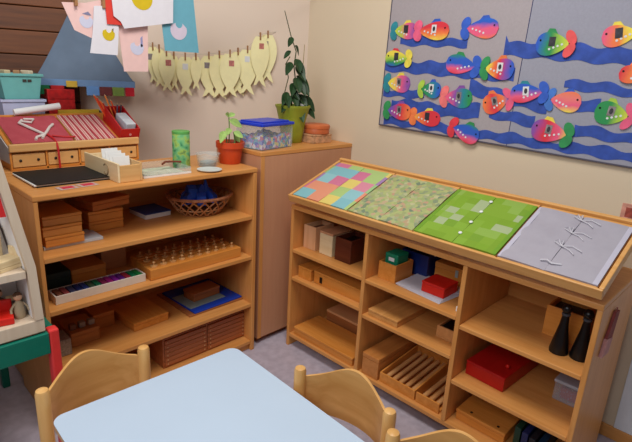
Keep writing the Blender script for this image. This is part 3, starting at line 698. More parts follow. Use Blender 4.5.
t = bin_((-1.546, -.062, cz+.2755), .145, .178, .10, .12, .115, plain((112,182,178), .45, .04), 'turquoise storage bin on top of the lilac bin')
for s in (-.0, .03): MB().box(.005+s*.7, .022+s*.7, -.0605, -.057, .078, .090, .001).build('handle_slot', plain((60,56,50), .6), t)
for i, (x, a) in enumerate(((-.06, .2), (.0, -.3), (.055, .5))):
    solo('wooden_block', MB().box(-.014, .014, -.025, .025, 0, .122, .004), plain([(206,190,150), (170,130,90), (220,206,176)][i], .6), ['cream', 'brown', 'ivory'][i]+' wooden block poking out of the turquoise bin', 'block', (-1.546+x*.8, -.062, cz+.2755+.0066), a, 'blocks in the turquoise bin')
t = wbox('storage_box', (-1.365, -.045, cz), (.13, .09, .32), 'tall red patterned box behind the desk under the blue awning', 'box', plain((176,26,26), .5, .3, 50), lid=.15)
for i, c in enumerate([(206,170,50), (40,60,40), (60,30,26), (214,190,60)]):
    solo('folder', MB().box(-.10, .10, -.004, .004, 0, .224-.007*i, .001), plain(c, .5), ['yellow', 'dark green', 'dark brown', 'pale yellow'][i]+' folder standing upright behind the desk', 'folder', (-1.30+.012*i, -.122+.011*i, cz), 0, 'folders behind the desk')
solo('paper_roll', MB().tube([(-.10, 0, .004), (.10, 0, .030)], .015, 16), PAPER, 'white paper roll lying behind the slanted red cloth', 'paper roll', (-1.505, -.165, z+SZ1+.021), -.0, smooth=True)

# ------------------------------------------------------------------ awning on the back wall
AW = math.atan2(-.4, 1)
t = thing('awning', 'toy market awning of blue grey cloth hung on the back wall', 'awning', (-1.190, wall_y(-1.190)-.018, 1.384), AW)
hw, dp, hh = .230, .16, .37
def roof(u, v):      # u around (left edge > front > right edge), v up
    k = v**.90; sc = 1-.86*k
    w = hw*sc
    if u < .25: return (-w, -dp*sc*(u/.25), hh*v)
    if u > .75: return (w, -dp*sc*((1-u)/.25), hh*v)
    return (-w+2*w*(u-.25)/.5, -dp*sc-.004*math.sin(26*(u-.25))*(1-v), hh*v)
m_aw = plain((102,118,138), .85, .07, 14)
MB().grid(roof, 40, 14, lambda u, v: tuple(c*.985 for c in roof(u, v)[:2])+(roof(u, v)[2]-.003,)).build('roof_cloth', m_aw, t, True)
mb = MB(); mb.box(-hw-.003, hw+.003, -dp-.006, -dp-.001, -.028, .004, .001).box(-hw-.004, -hw, -dp, 0, -.028, .004, .001).box(hw, hw+.004, -dp, 0, -.028, .004, .001)
mb.build('hem', plain((112,144,184), .8), t)
mb = MB().tube([(-hw+.02, -dp+.01, -.005), (hw-.02, -dp+.01, -.005)], .008, 8)
for x in (-hw+.02, hw-.02): mb.tube([(x, -dp+.01, -.005), (x, .0, -.005)], .008, 8)
mb.tube([(-.025, 0, hh-.01), (.025, 0, hh-.01)], .008, 8); mb.build('bracket', BROWN_X, t, True)
fc = [(20,104,60), (176,28,30), (206,170,60), (104,150,206), (110,50,50), (120,146,66), (186,24,40)]
fw_ = [(-.225, -.165), (-.155, -.02), (-.09, -.04), (.0, .06), (.062, .12), (.122, .178), (.184, .228)]
for i, c in enumerate(fc):
    x0, x1 = fw_[i] if i not in (1,) else (-.16, -.10)
    MB().box(x0, x1, -dp-.012, -dp-.007, -.028-(.042 if i != 2 else .004), -.002 if i == 2 else -.026, .002).build('flap', plain(c, .8), t)

# ------------------------------------------------------------------ corner cabinet top
z = 1.088+E_
t = thing('storage_box', 'clear plastic box of coloured beads with a bright blue lid', 'box', (-.566, -.70, z), math.radians(10))
CB = glassy('box_plastic', (214,220,228), .13, .12)
mb = MB().box(-.125, .125, -.09, .09, 0, .004, .001)
for a in ((-.125, .125, -.09, -.087), (-.125, .125, .087, .09), (-.125, -.122, -.087, .087), (.122, .125, -.087, .087)): mb.box(*a, .004, .120, .0006)
mb.build('box_body', CB, t)
MB().box(-.132, .132, -.097, .097, .1205, .136, .004).box(-.11, .11, -.075, .075, .1355, .143, .004).build('lid', plain((30,60,196), .35, .04), t)
# beads: a heap nobody could count
def f_bead(nt, tc):
    v = N(nt, 'ShaderNodeTexVoronoi'); v.inputs['Scale'].default_value = 60; nt.links.new(tc.outputs['Object'], v.inputs['Vector'])
    sx = N(nt, 'ShaderNodeSeparateXYZ'); nt.links.new(v.outputs['Color'], sx.inputs[0])
    r = N(nt, 'ShaderNodeValToRGB'); cr = r.color_ramp; cr.interpolation = 'CONSTANT'
    cs = [(90,110,190), (170,130,180), (110,170,190), (214,206,130), (200,110,130), (140,150,210), (214,214,222), (100,150,130)]
    while len(cr.elements) < len(cs): cr.elements.new(.5)
    for i in range(len(cs)): cr.elements[i].position = i/len(cs)
    for i, c in enumerate(cs): cr.elements[i].color = lin(c)
    nt.links.new(sx.outputs[0], r.inputs['Fac']); return r.outputs['Color']
def bead_top(u, v): return (-.118+.236*u, -.083+.166*v, .068+.012*math.sin(7*u+2)*math.cos(6*v)+.006*math.sin(31*u)*math.sin(27*v))
o = MB().grid(bead_top, 30, 22, lambda u, v: (-.118+.236*u, -.083+.166*v, .0048)).build('beads', fabric('bead_mix', f_bead))
o.location = (-.566, -.70, z); o.rotation_euler.z = math.radians(10)
tag(o, 'heap of small multicoloured beads in the blue lidded box', 'beads', kind='stuff')
# tall plant
t = thing('potted_plant', 'tall dark leaved climbing plant in a lime green flared pot', 'plant', (-.305, -.63, z))
def sq(n, prof):  # rounded-square flared pot
    mb = MB(); vs = []; fs = []
    for r, zz in prof:
        for k in range(n):
            a = 2*PI*k/n; q = (abs(math.cos(a))**3+abs(math.sin(a))**3)**(-1/3); vs.append((r*q*math.cos(a), r*q*math.sin(a), zz))
    for i in range(len(prof)-1):
        for k in range(n): fs.append((i*n+k, i*n+(k+1) % n, (i+1)*n+(k+1) % n, (i+1)*n+k))
    fs.append(tuple(range(n-1, -1, -1))); fs.append(tuple((len(prof)-1)*n+k for k in range(n))); return mb._add(vs, fs)
sq(40, [(.05, 0), (.053, .004), (.058, .05), (.068, .12), (.084, .19), (.09, .2), (.09, .21), (.083, .21), (.078, .19), (.001, .19)]).build('pot', plain((150,158,44), .4, .05), t, True)
MB().lathe([(.078, .1905), (.06, .2), (.001, .203)], 20).build('soil', SOIL, t, True)
MB().ball((.035, -.045, .212), .02, sz=.6).build('stone', plain((170,166,160), .8), t, True)
st = [(-.01, 0, .2), (-.02, -.01, .27), (.0, -.015, .34), (-.012, -.01, .42), (.0, -.01, .50), (-.03, 0, .57), (-.06, 0, .64), (-.085, 0, .70)]
MB().tube(st, .0045, 7, .002).build('stem', plain((70,74,40), .7), t, True)
MB().tube([(.02, 0, .2), (.055, 0, .34), (.068, 0, .45), (.072, 0, .54)], .003, 6, .0018).build('stake', plain((150,130,80), .7), t, True)
MB().tube([(-.03, 0, .2), (-.075, -.01, .28), (-.06, -.02, .36), (-.075, -.01, .43), (-.045, -.01, .47)], .003, 6).build('stem', plain((70,74,40), .7), t, True)
random.seed(3)
DL = plain((38,66,34), .45, .25, 30)
lv = [(-.03, .57, 200, .06), (-.01, .53, 20, .06), (-.04, .50, 160, .05), (0, .46, 250, .085), (-.01, .45, 310, .08), (-.03, .44, 200, .08), (.0, .42, 280, .09), (.01, .37, 330, .10), (.0, .36, 250, .095), (.03, .36, 10, .09), (-.01, .35, 290, .10), (.02, .34, 300, .09), (-.01, .33, 220, .08),
      (-.05, .28, 200, .08), (-.06, .27, 240, .08), (-.02, .27, 260, .08), (.0, .25, 300, .07), (.05, .25, 345, .09), (.06, .26, 330, .10), (-.04, .24, 190, .08), (.03, .27, 280, .08), (-.03, .30, 290, .07), (.06, .22, 320, .10), (.02, .215, 255, .11)]
for x, h, a, L in lv:
    mb = MB(); ar = math.radians(a); leaf_mb(mb, (x, -.01, h), (math.cos(ar), math.sin(ar), -.75), L, L*.62, .25, Vector((-.4, -.7, .6))); mb.build('leaf', DL, t, True)
wbox('wooden_box', (-.168, -.69, z), (.155, .12, .05), 'patterned light wooden box under the orange round tin', 'box', plain((196,150,112), .6, .3, 60), lid=.2)
t = thing('round_tin', 'flat round orange tin lying on the patterned wooden box', 'tin', (-.155, -.68, z+.0508))
MB().lathe([(.075, 0), (.078, .003), (.078, .028), (.077, .03)], 32).build('tin_body', plain((190,96,52), .45), t, True)
MB().lathe([(.080, .0305), (.081, .033), (.080, .048), (.074, .052)], 32).build('lid', plain((206,108,60), .45), t, True)

# ------------------------------------------------------------------ pin board, waves and paper fish on the right wall
BZ0, BZ1 = 1.206, 2.35
t = thing('pin_board', 'large grey fabric pin board on the right wall behind the paper fish', 'board', (0, -2.0, 1.206), rot=(.021, 0, 0))
def cloth_m(c, n): return plain(c, .9, .04, 120)
MB().box(-.014, -.001, -1.7765+2.0, -1.035+2.0, 0, BZ1-BZ0, .001).build('board_panel', cloth_m((170,160,163), 'a'), t)
MB().box(-.014, -.001, -3.0+2.0, -1.7795+2.0, 0, BZ1-BZ0, .001).build('board_panel', cloth_m((156,155,168), 'b'), t)
MB().box(-.0145, -.002, -1.7794+2.0, -1.7766+2.0, 0, BZ1-BZ0, 0).build('seam', plain((44,50,96), .7), t)
mb = MB().box(-.016, -.001, -1.0348+2.0, -1.030+2.0, -.006, BZ1-BZ0, .001).box(-.016, -.001, -3.0+2, -1.030+2, -.006, -.0005, .001); mb.build('edge_trim', plain((86,82,96), .6), t)
WB = plain((52,80,164), .7, .22, 22)
waves = [(-1.124, 1.666, -1.511, 1.659, .042), (-1.041, 1.543, -1.763, 1.525, .062), (-1.044, 1.401, -1.307, 1.404, .040), (-1.106, 1.331, -1.622, 1.348, .066), (-1.063, 1.252, -2.4, 1.236, .042),
         (-1.697, 1.639, -2.5, 1.600, .066), (-1.984, 1.499, -2.5, 1.470, .036), (-1.553, 1.455, -1.932, 1.400, .058), (-1.672, 1.353, -1.888, 1.331, .05), (-2.028, 1.421, -2.137, 1.414, .05), (-2.058, 1.315, -2.5, 1.302, .044)]
wl = ['short blue paper wave right under the two topmost fish at left', 'long blue paper wave behind the second row of fish', 'small blue paper wave in the third row at the left edge', 'blue paper wave crossing under the pink tailed fish', 'longest blue paper wave along the bottom edge of the board',
      'blue paper wave crossing the seam under the green yellow fish', 'narrow blue paper wave in the middle of the right panel', 'blue paper wave behind the fish at the seam', 'short blue paper wave with a pointed end below the seam fish', 'short blue paper wave between the pink fish and green fish', 'blue paper wave at the right near the bottom, under the green fish']
for i, (ya, za, yb, zb, th) in enumerate(waves):
    n = max(10, int(abs(ya-yb)*60)); topo = []; bot = []
    for k in range(n+1):
        u = k/n; y = ya+(yb-ya)*u; zc = za+(zb-za)*u; L = abs(ya-yb)*u
        topo.append((y, zc+th/2+.007*math.sin(L*48+i)+.006*math.sin(L*17+2*i))); bot.append((y, zc-th/2+.006*math.sin(L*44+1.3+i)))
    if i in (5, 7, 8): topo[0] = (topo[0][0], topo[0][1]+.03)
    xb = -.0150-.00035*(i % 4)
    me = MB(); vs = []; fs = []
    for k in range(n+1):
        vs += [(xb, topo[k][0], topo[k][1]), (xb, bot[k][0], bot[k][1]), (xb-.0003, topo[k][0], topo[k][1]), (xb-.0003, bot[k][0], bot[k][1])]
    for k in range(n):
        a, b_ = 4*k, 4*k+4; fs += [(a, a+1, b_+1, b_), (a+2, b_+2, b_+3, a+3), (a, b_, b_+2, a+2), (a+1, a+3, b_+3, b_+1)]
    fs += [(0, 2, 3, 1), (4*n, 4*n+1, 4*n+3, 4*n+2)]
    ctr = Vector((xb, (ya+yb)/2, (za+zb)/2)); vs = [tuple(Vector(v)-ctr) for v in vs]
    me._add(vs, fs); solo('paper_wave', me, WB, wl[i], 'paper wave', ctr, 0, 'blue paper waves on the pin board')
Pk, Rd, Or, Ye, Gr, Te, Bl, Pu, Lm = (236,98,134), (224,60,72), (244,128,72), (242,220,84), (52,146,84), (44,136,150), (54,96,196), (140,84,168), (172,204,74)
# name, y, z, len, height, head dir (+1 right), body colours, axis, tail, fin, photo, tilt
FISH = [('yellow to pink fish with a teal tail, upper left', -1.14, 1.715, .169, .108, 1, [Ye, Lm, Pk, Pu], 'y', Te, Ye, 'dark', 0),
 ('orange red fish with a pink tail and photo, top row', -1.306, 1.714, .208, .115, 1, [Ye, Or, Rd, Rd], 'z', Pk, Bl, 'photo', 0),
 ('blue topped pink bellied fish swimming alone at the top', -1.562, 1.723, .191, .117, 1, [Or, Pk, Pk, Bl, (40,110,210)], 'z', Bl, Bl, None, 0),
 ('yellow and green fish with a red top fin, second row left', -1.129, 1.579, .175, .105, -1, [Bl, Gr, Lm, Ye, Ye], 'z', Ye, Rd, 'dark', 0),
 ('dark green and blue fish with a red belly', -1.506, 1.559, .19, .119, -1, [Rd, Pk, Bl, Bl, Gr], 'z', Bl, Gr, None, .1),
 ('yellow red and blue striped fish with green tail and photo', -1.679, 1.548, .165, .125, 1, [Gr, Ye, Or, Rd, Pu, Bl], 'y', Gr, Or, 'photo', 0),
 ('yellow pink fish with a green and blue tail, third row left', -1.128, 1.451, .175, .119, 1, [Ye, Ye, Pk, Pu], 'y', Te, Ye, 'grey', 0),
 ('green and teal fish with white photo card, third row', -1.336, 1.433, .135, .108, 1, [Gr, Gr, Te, Bl], 'y', Lm, Bl, 'photo', 0),
 ('pink purple fish with a tall salmon tail', -1.488, 1.405, .179, .125, 1, [Pk, Pk, Pu, Te, Gr], 'y', (240,120,120), Pu, 'grey', 0),
 ('blue to red fish with a green tail at the lower left', -1.149, 1.308, .184, .116, 1, [Bl, Pu, Rd, Or], 'y', Gr, Pu, 'grey', 0),
 ('red orange fish with yellow fin, bottom row', -1.323, 1.291, .192, .106, 1, [Ye, Or, Rd, Rd], 'y', Or, Ye, 'dark', 0),
 ('green blue fish with a red underside at the very bottom', -1.556, 1.248, .176, .120, 1, [Rd, Pk, Bl, Bl, Gr], 'z', Rd, Gr, None, .25),
 ('red and orange fish facing left with a pink tail, near the seam', -1.706, 1.402, .15, .124, -1, [Or, Rd, Or, Bl], 'y', Pk, Or, 'grey', -.35),
 ('blue fish with red belly and white photo card at the seam', -1.846, 1.453, .172, .11, -1, [Rd, Pk, Bl, Bl], 'z', Bl, Te, 'photo', -.1),
 ('salmon pink fish with a blue tail', -1.991, 1.43, .15, .114, 1, [Ye, Pk, (240,130,120), Or], 'z', (70,120,200), Bl, None, .05),
 ('pink red fish with a green yellow tail, low on the right panel', -1.973, 1.297, .183, .127, -1, [Pu, Rd, Pk, Ye], 'y', Gr, Ye, 'grey', .1),
 ('green yellow fish with a pink tail near the right edge', -2.196, 1.396, .149, .123, -1, [Gr, Gr, Lm, Ye], 'y', Pk, Lm, 'grey', .1),
 ('green and yellow fish with salmon tail, topmost of right panel', -1.92, 1.658, .165, .127, -1, [Bl, Gr, Lm, Ye], 'y', (236,90,90), Gr, 'dark', 0),
 ('pink to yellow fish with dark photo at the right edge, top', -2.165, 1.693, .149, .109, -1, [Pk, Or, Ye, Ye], 'y', Gr, Ye, 'dark', -.15),
 ('red and yellow fish cut by the right picture edge', -2.246, 1.55, .13, .09, -1, [Rd, Or, Pk, Ye], 'y', Pk, Or, None, 0)]
PH = plain((222,222,222), .6, .02); PHD = plain((56,54,60), .6, .4, 60); PHG = plain((140,130,130), .6, .3, 50)
def rnd_out(pts, xa, xb, M=None):
    return MB().prism(pts, xa, xb, 'yz', M)
for i, (lab, y, zc, L, H, d, cols, axn, tailc, finc, ph, tilt) in enumerate(FISH):
    off = -.0158-.0042*(i % 2)
    t = thing('paper_fish', lab, 'paper fish', (off, y, zc), 0, 'painted paper fish on the pin board', rot=(tilt, 0, 0))
    # local y: +y is left in the photo; head at -d*y
    s = -d
    bl_ = L*.82; bc = s*L*.09; a, b_ = bl_/2, H*.385
    up_ = []; dn = []
    for k in range(21):
        q = k/20; hh_ = b_*(math.sin(PI*min(1, q**.72))**.62*(1-.12*q)) if q < .93 else 0
        hh_ = max(hh_, b_*.24 if q > .5 else 0)
        yy = bc+s*a-s*2*a*q; up_.append((yy, hh_)); dn.append((yy, -hh_*1.04))
    body = up_+dn[::-1][:-1]
    if axn == 'y' and d == 1: cols_ = list(reversed(cols))
    elif axn == 'y': cols_ = list(reversed(cols))
    else: cols_ = cols
    m_ = ramp_mat('fish_paint', cols_, axn, L*.45 if axn == 'y' else H*.42, noise=.34)
    rnd_out(body, -.0035, 0).build('body', m_, t)
    tx = -s*L*.30
    lobe = lambda dz: [(tx-s*L*.03+(-s)*L*.13*(.5+.5*math.cos(2*PI*k/14))*.9+L*.035*math.sin(2*PI*k/14)*0, dz+H*.20*math.sin(2*PI*k/14)) for k in range(14)]
    def lobe2(sg):
        c = (-s*L*.36, sg*H*.20); pts = []
        for k in range(16):
            q = 2*PI*k/16; u, v = L*.115*math.cos(q), H*.25*math.sin(q); an = -s*sg*.55
            pts.append((c[0]+u*math.cos(an)-v*math.sin(an), c[1]+u*math.sin(an)+v*math.cos(an)))
        return pts
    tm = plain(tailc, .65, .15, 24)
    for sg in (1, -1): rnd_out(lobe2(sg), -.0046+.0005*sg, -.0036+.0003*sg).build('tail_lobe', tm, t)
    fin = [(bc+s*L*(-.12), b_*.72), (bc-s*L*.02, b_*1.22), (bc+s*L*.12, b_*1.25), (bc+s*L*.2, b_*.70)]
    rnd_out(fin, -.0028, -.0005).build('fin', plain(finc, .65, .15, 24), t)
    ey = bc+s*a*.72
    MB().lathe([(.0042, 0), (.0042, .001)], 10, TR(-.0036, ey, b_*.28) @ RY(-PI/2)).build('eye', BLACK, t)
    for k in range(4):
        MB().lathe([(.0048, 0), (.0048, .001)], 8, TR(-.0036, bc-s*a*.62+s*a*.24*k, -b_*(.05+.13*k)) @ RY(-PI/2)).build('dot', PH, t)
    if ph:
        pw, phh = .0135, .019
        MB().box(-.0046, -.0037, bc-pw, bc+pw, -phh*.55, phh*1.45, .0002).build('photo_card', {'photo': PH, 'dark': PHD, 'grey': PHG}[ph], t)
        if ph != 'dark': rnd_out([(bc+pw*.55*math.cos(2*PI*k/14), phh*.45+phh*.62*math.sin(2*PI*k/14)) for k in range(14)], -.0052, -.0047).build('portrait', PHD, t)
# wall sticker at the right edge
t = thing('wall_picture', 'small pinkish picture stuck on the right wall at the tray end', 'picture', (-.001, -2.325, 1.015))
MB().box(-.002, 0, -.035, .03, -.03, .035, .0003).build('sheet', plain((214,150,130), .6, .2, 50), t)
MB().box(-.0028, -.0021, -.02, .014, -.02, .02, .0003).build('drawing', plain((160,74,60), .6, .3, 60), t)

# ------------------------------------------------------------------ yellow fish cards on a string along the back wall
CARDS = [(-.861, 1.57, .196, .064), (-.832, 1.561, .208, .075), (-.798, 1.543, .21, .076), (-.758, 1.529, .184, .055), (-.702, 1.527, .213, .090), (-.65, 1.531, .182, .057), (-.576, 1.54, .234, .105), (-.523, 1.549, .247, .107),
         (-.468, 1.558, .243, .108), (-.418, 1.572, .25, .103), (-.368, 1.587, .257, .11), (-.301, 1.664, .285, .105), (-.25, 1.679, .275, .101)]
YC = plain((246,236,180), .75, .05, 18); PEG = wood((150,104,66), (176,128,86), 'z')
names = ['first', 'second', 'third', 'fourth', 'fifth', 'sixth', 'seventh', 'eighth', 'ninth', 'tenth', 'eleventh', 'twelfth', 'thirteenth']
sp_ = [Vector((-.90, wall_y(-.90)-.006, 1.60))]
for i, (x, ztop, L, W) in enumerate(CARDS):
    off = .022+.013*(i % 3)
    nx, ny = .4*ax and (-.371, -.928)
    p = Vector((x, wall_y(x), ztop))+Vector((nx, ny, 0))*off
    t = thing('fish_card', ['yellow fish card, leftmost on the string', 'yellow fish card, second from the left on the string', 'yellow fish card, third from the left on the string', 'narrow yellow fish card, fourth from the left on the string', 'yellow fish card left of the gap, fifth from the left',
        'narrow yellow fish card in the gap, sixth from the left', 'yellow fish card, seventh from the left on the string', 'yellow fish card, eighth from the left, middle of the wide cluster', 'yellow fish card, fifth from the right on the string', 'yellow fish card, fourth from the right on the string', 'yellow fish card, third from the right, lowest of the right end', 'yellow fish card, second from the right, hanging higher', 'yellow fish card, rightmost and highest on the string'][i],
        'paper fish', p, WA+(.12 if i % 2 else -.08), 'yellow fish cards on the string')
    pts = []
    n = 14
    for k in range(n+1):
        u = k/n; w = W*.66*(math.sin(PI*min(1, .10+u*.80))**.75)*(1-.30*u)
        pts.append((w, -u*L*.78))
    tail = [(W*.40, -L*1.0), (W*.12, -L*.93), (-W*.02, -L*.86), (-W*.2, -L*.95), (-W*.36, -L*.97)]
    out = pts+tail+[(-a_, b_) for a_, b_ in reversed(pts)]
    MB().prism(out, -.0008, .0008, 'xz').build('card_body', YC, t)
    MB().box(-.004, .004, -.006, .005, -.018, .024, .001).build('clothes_peg', PEG, t)
    if i % 2 == 0 or i > 9: MB().box(-.016+.01*(i % 3-1), .014+.01*(i % 3-1), -.0018, -.0009, -.068, -.036, .0002).build('photo', [PHG, PH, plain((196,120,110), .6, .3, 50)][i % 3], t)
    sp_.append(Vector((p.x, p.y, p.z+.012)))
sp_.append(Vector((-.20, wall_y(-.20)-.004, 1.70)))
solo('string', MB().tube([v for v in sp_], .0012, 5), plain((206,196,176), .8), 'thin pale string holding the yellow fish cards along the back wall', 'string')

# ------------------------------------------------------------------ bird pictures on a washing line across the corner
PY_ = -.50
def card(label, pts, mat, y, name='picture_card', extra=()):
    cx = sum(p[0] for p in pts)/len(pts); cz_ = max(p[1] for p in pts)
    t = thing(name, label, 'picture', (cx, y, cz_), 0, 'bird pictures on the washing line')
    MB().prism([(a-cx, b_-cz_) for a, b_ in pts], -.0007, .0007, 'xz').build('sheet', mat, t)
    for nm, pp, mm in extra:
        MB().prism([(a-cx, b_-cz_) for a, b_ in pp], -.0019, -.0010, 'xz').build(nm, mm, t)
    return t
def moon(cx, cz_, R, a0=200, a1=0, flip=1):
    """a crescent bird: a half-moon bowl with a small head tip"""
    out = [(cx+flip*R*math.cos(math.radians(a)), cz_+R*math.sin(math.radians(a))) for a in range(150, 381, 15)]
    inn = [(cx+flip*R*.06+flip*R*.42*math.cos(math.radians(a)), cz_+R*.62+R*.42*math.sin(math.radians(a))) for a in range(370, 169, -20)]
    return out+inn
WP = plain((226,222,228), .75, .02); PP = plain((236,196,190), .75, .03); TP = plain((108,172,190), .75, .03); RP = plain((222,62,50), .7, .04); YP = plain((214,184,24), .7, .05); LP = plain((206,206,226), .75, .03)
card('pale pink picture with a white bird, leftmost on the washing line', [(-1.478, 1.707), (-1.383, 1.715), (-1.315, 1.735), (-1.345, 1.58), (-1.369, 1.579), (-1.436, 1.605)], PP, PY_-.004, extra=[('bird', moon(-1.385, 1.645, .028), LP), ('wing', [(-1.40, 1.672), (-1.375, 1.682), (-1.362, 1.668), (-1.38, 1.668)], plain((130,130,160), .7))])
card('white picture with a yellow bird, in front of the awning', [(-1.352, 1.707), (-1.278, 1.715), (-1.25, 1.63), (-1.262, 1.515), (-1.382, 1.518), (-1.365, 1.60)], WP, PY_-.012, extra=[('bird', moon(-1.297, 1.600, .027), YP), ('beak', [(-1.281, 1.622), (-1.274, 1.625), (-1.277, 1.607)], plain((110,90,30), .7))])
card('red sheet behind the large white picture with yellow bird', [(-1.31, 1.80), (-1.19, 1.80), (-1.19, 1.643), (-1.303, 1.640)], RP, PY_-.018)
card('large white picture with a yellow bird over the red sheet', [(-1.285, 1.83), (-.985, 1.83), (-.992, 1.673), (-1.23, 1.628), (-1.245, 1.655), (-1.275, 1.675)], WP, PY_-.024, extra=[('bird', moon(-1.142, 1.763, .050), YP)])
card('salmon pink picture with a pale blue bird beneath the red sheet', [(-1.250, 1.645), (-1.108, 1.655), (-1.115, 1.450), (-1.232, 1.447)], PP, PY_-.002, extra=[('bird', moon(-1.165, 1.553, .032), LP), ('wing', [(-1.147, 1.595), (-1.137, 1.605), (-1.137, 1.56), (-1.147, 1.555)], plain((150,150,190), .7))])
card('turquoise picture with a pale pink bird, right of the white one', [(-1.045, 1.70), (-1.005, 1.69), (-.995, 1.80), (-.872, 1.80), (-.845, 1.548), (-1.03, 1.548)], TP, PY_-.010, extra=[('bird', moon(-.955, 1.645, .044), plain((214,200,216), .7, .03))])
card('mustard yellow scrap at the right end of the washing line', [(-.902, 1.79), (-.868, 1.79), (-.872, 1.715), (-.888, 1.703), (-.90, 1.72)], plain((196,170,40), .7), PY_-.004, extra=[('loop', [(-.883, 1.77), (-.873, 1.77), (-.869, 1.745), (-.875, 1.73), (-.880, 1.745)], BLACK)])
solo('washing_line', MB().tube([(-1.75, PY_+.004, 1.735), (-1.4, PY_+.004, 1.728), (-1.2, PY_+.004, 1.78), (-.9, PY_+.004, 1.79), (-.3, PY_+.004, 1.88), (-.002, PY_+.004, 1.93)], .002, 6), plain((200,190,170), .8), 'thin cord across the corner carrying the bird pictures', 'string')
for x, zz in ((-1.425, 1.718), (-1.312, 1.722)):
    t = solo('clothes_peg', MB().box(-.006, .006, -.02, .006, -.02, .03, .001), PEG, 'wooden peg over the '+('pale pink' if x < -1.4 else 'white')+' picture on the washing line', 'peg', (x, PY_-.001, zz))

# ------------------------------------------------------------------ dolls' house on its green and red table
t = thing('play_table', 'green apron table with red corner legs under the dolls house', 'table', (-2.15, -.74, 0))
tx0, tx1, ty0, ty1 = -2.60, -1.812, -1.145, -.34
MB().box(tx0+.03-(-2.15), tx1-.0325+2.15, ty0+.74, ty0+.74+.022, .552, .628, .003).build('apron', GREEN_T, t)
MB().box(tx1-.024+2.15, tx1+2.15-.004, ty0+.74+.034, ty1+.74-.042, .556, .628, .003).build('apron', GREEN_T, t)
MB().box(tx0+2.15, tx0+.022+2.15, ty0+.74+.034, ty1+.74-.042, .556, .628, .003).build('apron', GREEN_T, t)
MB().box(tx0+2.15, tx1+2.15-.034, ty0+.78, ty1+.70, .6285, .6335, .002).build('table_top', PALE, t)
for x, y, mm in ((tx1-.032, ty0, RED_T), (tx0, ty0, RED_T), (tx1-.032, ty1-.04, GREEN_T), (tx0, ty1-.04, GREEN_T)):
    MB().box(x+2.15, x+.032+2.15, y+.74, y+.04+.74, 0, .634 if mm is RED_T else .60, .006).build('leg', mm, t)
hz = .6341
t = thing('dolls_house', 'white painted wooden dolls house with slanted sides on the green table', 'dolls house', (-2.16, -.76, hz))
KZ, TOPZ = .232, .72
def side(x0, sgn, th=.026):
    sl_ = -.172*sgn*(TOPZ-KZ)
    if sgn > 0: return [(x0-th, .047), (x0, .047), (x0-.006, KZ), (x0-.006+sl_, TOPZ), (x0-.006-th+sl_, TOPZ), (x0-.006-th, KZ)]
    return [(-px_, pz_) for px_, pz_ in side(-x0, 1, th)]
XR, XL = 2.16-1.852, -.31
for x0, sg in ((XR, 1), (XL, -1)):
    sd_ = side(x0, sg)
    w_ = MB().prism(sd_, -.352, .33, 'xz').build('side_wall', PLAYIN, t)
    MB().prism(sd_, -.378, -.3525, 'xz').build('front_edge', PLAYW, w_)
MB().box(XL-.002, XR+.002, -.376, .33, 0, .0465, .003).build('floor_board', PLAYW, t)
MB().box(XL+.035, XR-.035, -.374, .32, .196, .222, .002).build('upper_floor', PLAYW, t)
MB().box(XL+.030, XR-.030, -.225, -.217, .0470, .1955, .001).build('back_wall', PLAYIN, t)
MB().prism([(XL+.036, .2225), (XR-.036, .2225), (XR-.121, .716), (XL+.121, .716)], -.225, -.217, 'xz').build('back_wall', PLAYIN, t)
MB().box(XL+.05, XR-.05, -.372, .33, .7205, .74, .002).build('roof_board', PLAYW, t)
MB().prism([(.12, .405), (.240, .405), (.222, .525), (.12, .525)], -.375, -.367, 'xz').build('red_panel', plain((206,36,34), .5), t)
MB().box(.155, .248, -.245, -.2255, .223, .343, .002).build('fireplace', PALE, t)
# toys in it
t = thing('toy_bed', 'small pale wooden toy bed on the upper floor of the dolls house', 'toy', (-1.927, -1.075, hz+.2225), -1.2)
MB().box(-.028, .028, -.036, .036, .012, .034, .003).build('mattress', PALE, t); MB().box(-.03, .03, .0365, .044, 0, .06, .003).build('headboard', PALE, t); MB().box(-.03, .03, -.044, -.0365, 0, .045, .003).build('footboard', PALE, t)
for sx_ in (-1, 1): MB().box(sx_*.026-.003, sx_*.026+.003, -.036, .036, 0, .0118, .001).build('rail', PALE, t)
t = thing('toy_chair', 'tiny red toy armchair on the lower floor of the dolls house', 'toy', (-1.955, -1.085, hz+.0467), -.2)
MB().box(-.03, .03, -.03, .03, 0, .025, .004).build('seat', REDB, t); MB().box(-.03, .03, .0305, .042, 0, .062, .004).build('backrest', REDB, t)
def doll(loc, c, label, rz=0):
    t = thing('toy_doll', label, 'doll', loc, rz, 'toy dolls in the dolls house')
    MB().lathe([(.016, 0), (.017, .02), (.013, .05), (.006, .06)], 14).build('dress', plain(c, .7), t, True)
    MB().ball((0, 0, .072), .013).build('head', plain((214,166,130), .6), t, True)
    MB().ball((0, .003, .077), .0135, sz=.8).build('hair', plain((92,60,40), .8), t, True)
    for s in (-1, 1): MB().tube([(s*.011, 0, .05), (s*.024, -.004, .034), (s*.026, -.012, .022)], .004, 6).build('arm', plain(c, .7), t, True)
doll((-1.905, -1.08, hz+.0467), (170,150,120), 'toy doll in a beige dress next to the red armchair')
doll((-1.985, -1.02, hz+.0467), (180,40,40), 'toy doll in a red dress behind the red armchair')
doll((-1.945, -1.02, hz+.0467), (120,84,60), 'toy doll in brown at the back of lower floor', .4)
t = thing('toy_shelf', 'small pale toy shelf at the back of the lower floor', 'toy', (-1.905, -1.025, hz+.0467))
MB().box(-.02, .02, -.015, .015, 0, .008, .001).build('board', PALE, t); MB().box(-.02, .02, -.015, .015, .045, .053, .001).build('board', PALE, t)
for sx_ in (-.02, .014): MB().box(sx_, sx_+.006, -.015, .015, .0082, .0448, .001).build('upright', PALE, t)

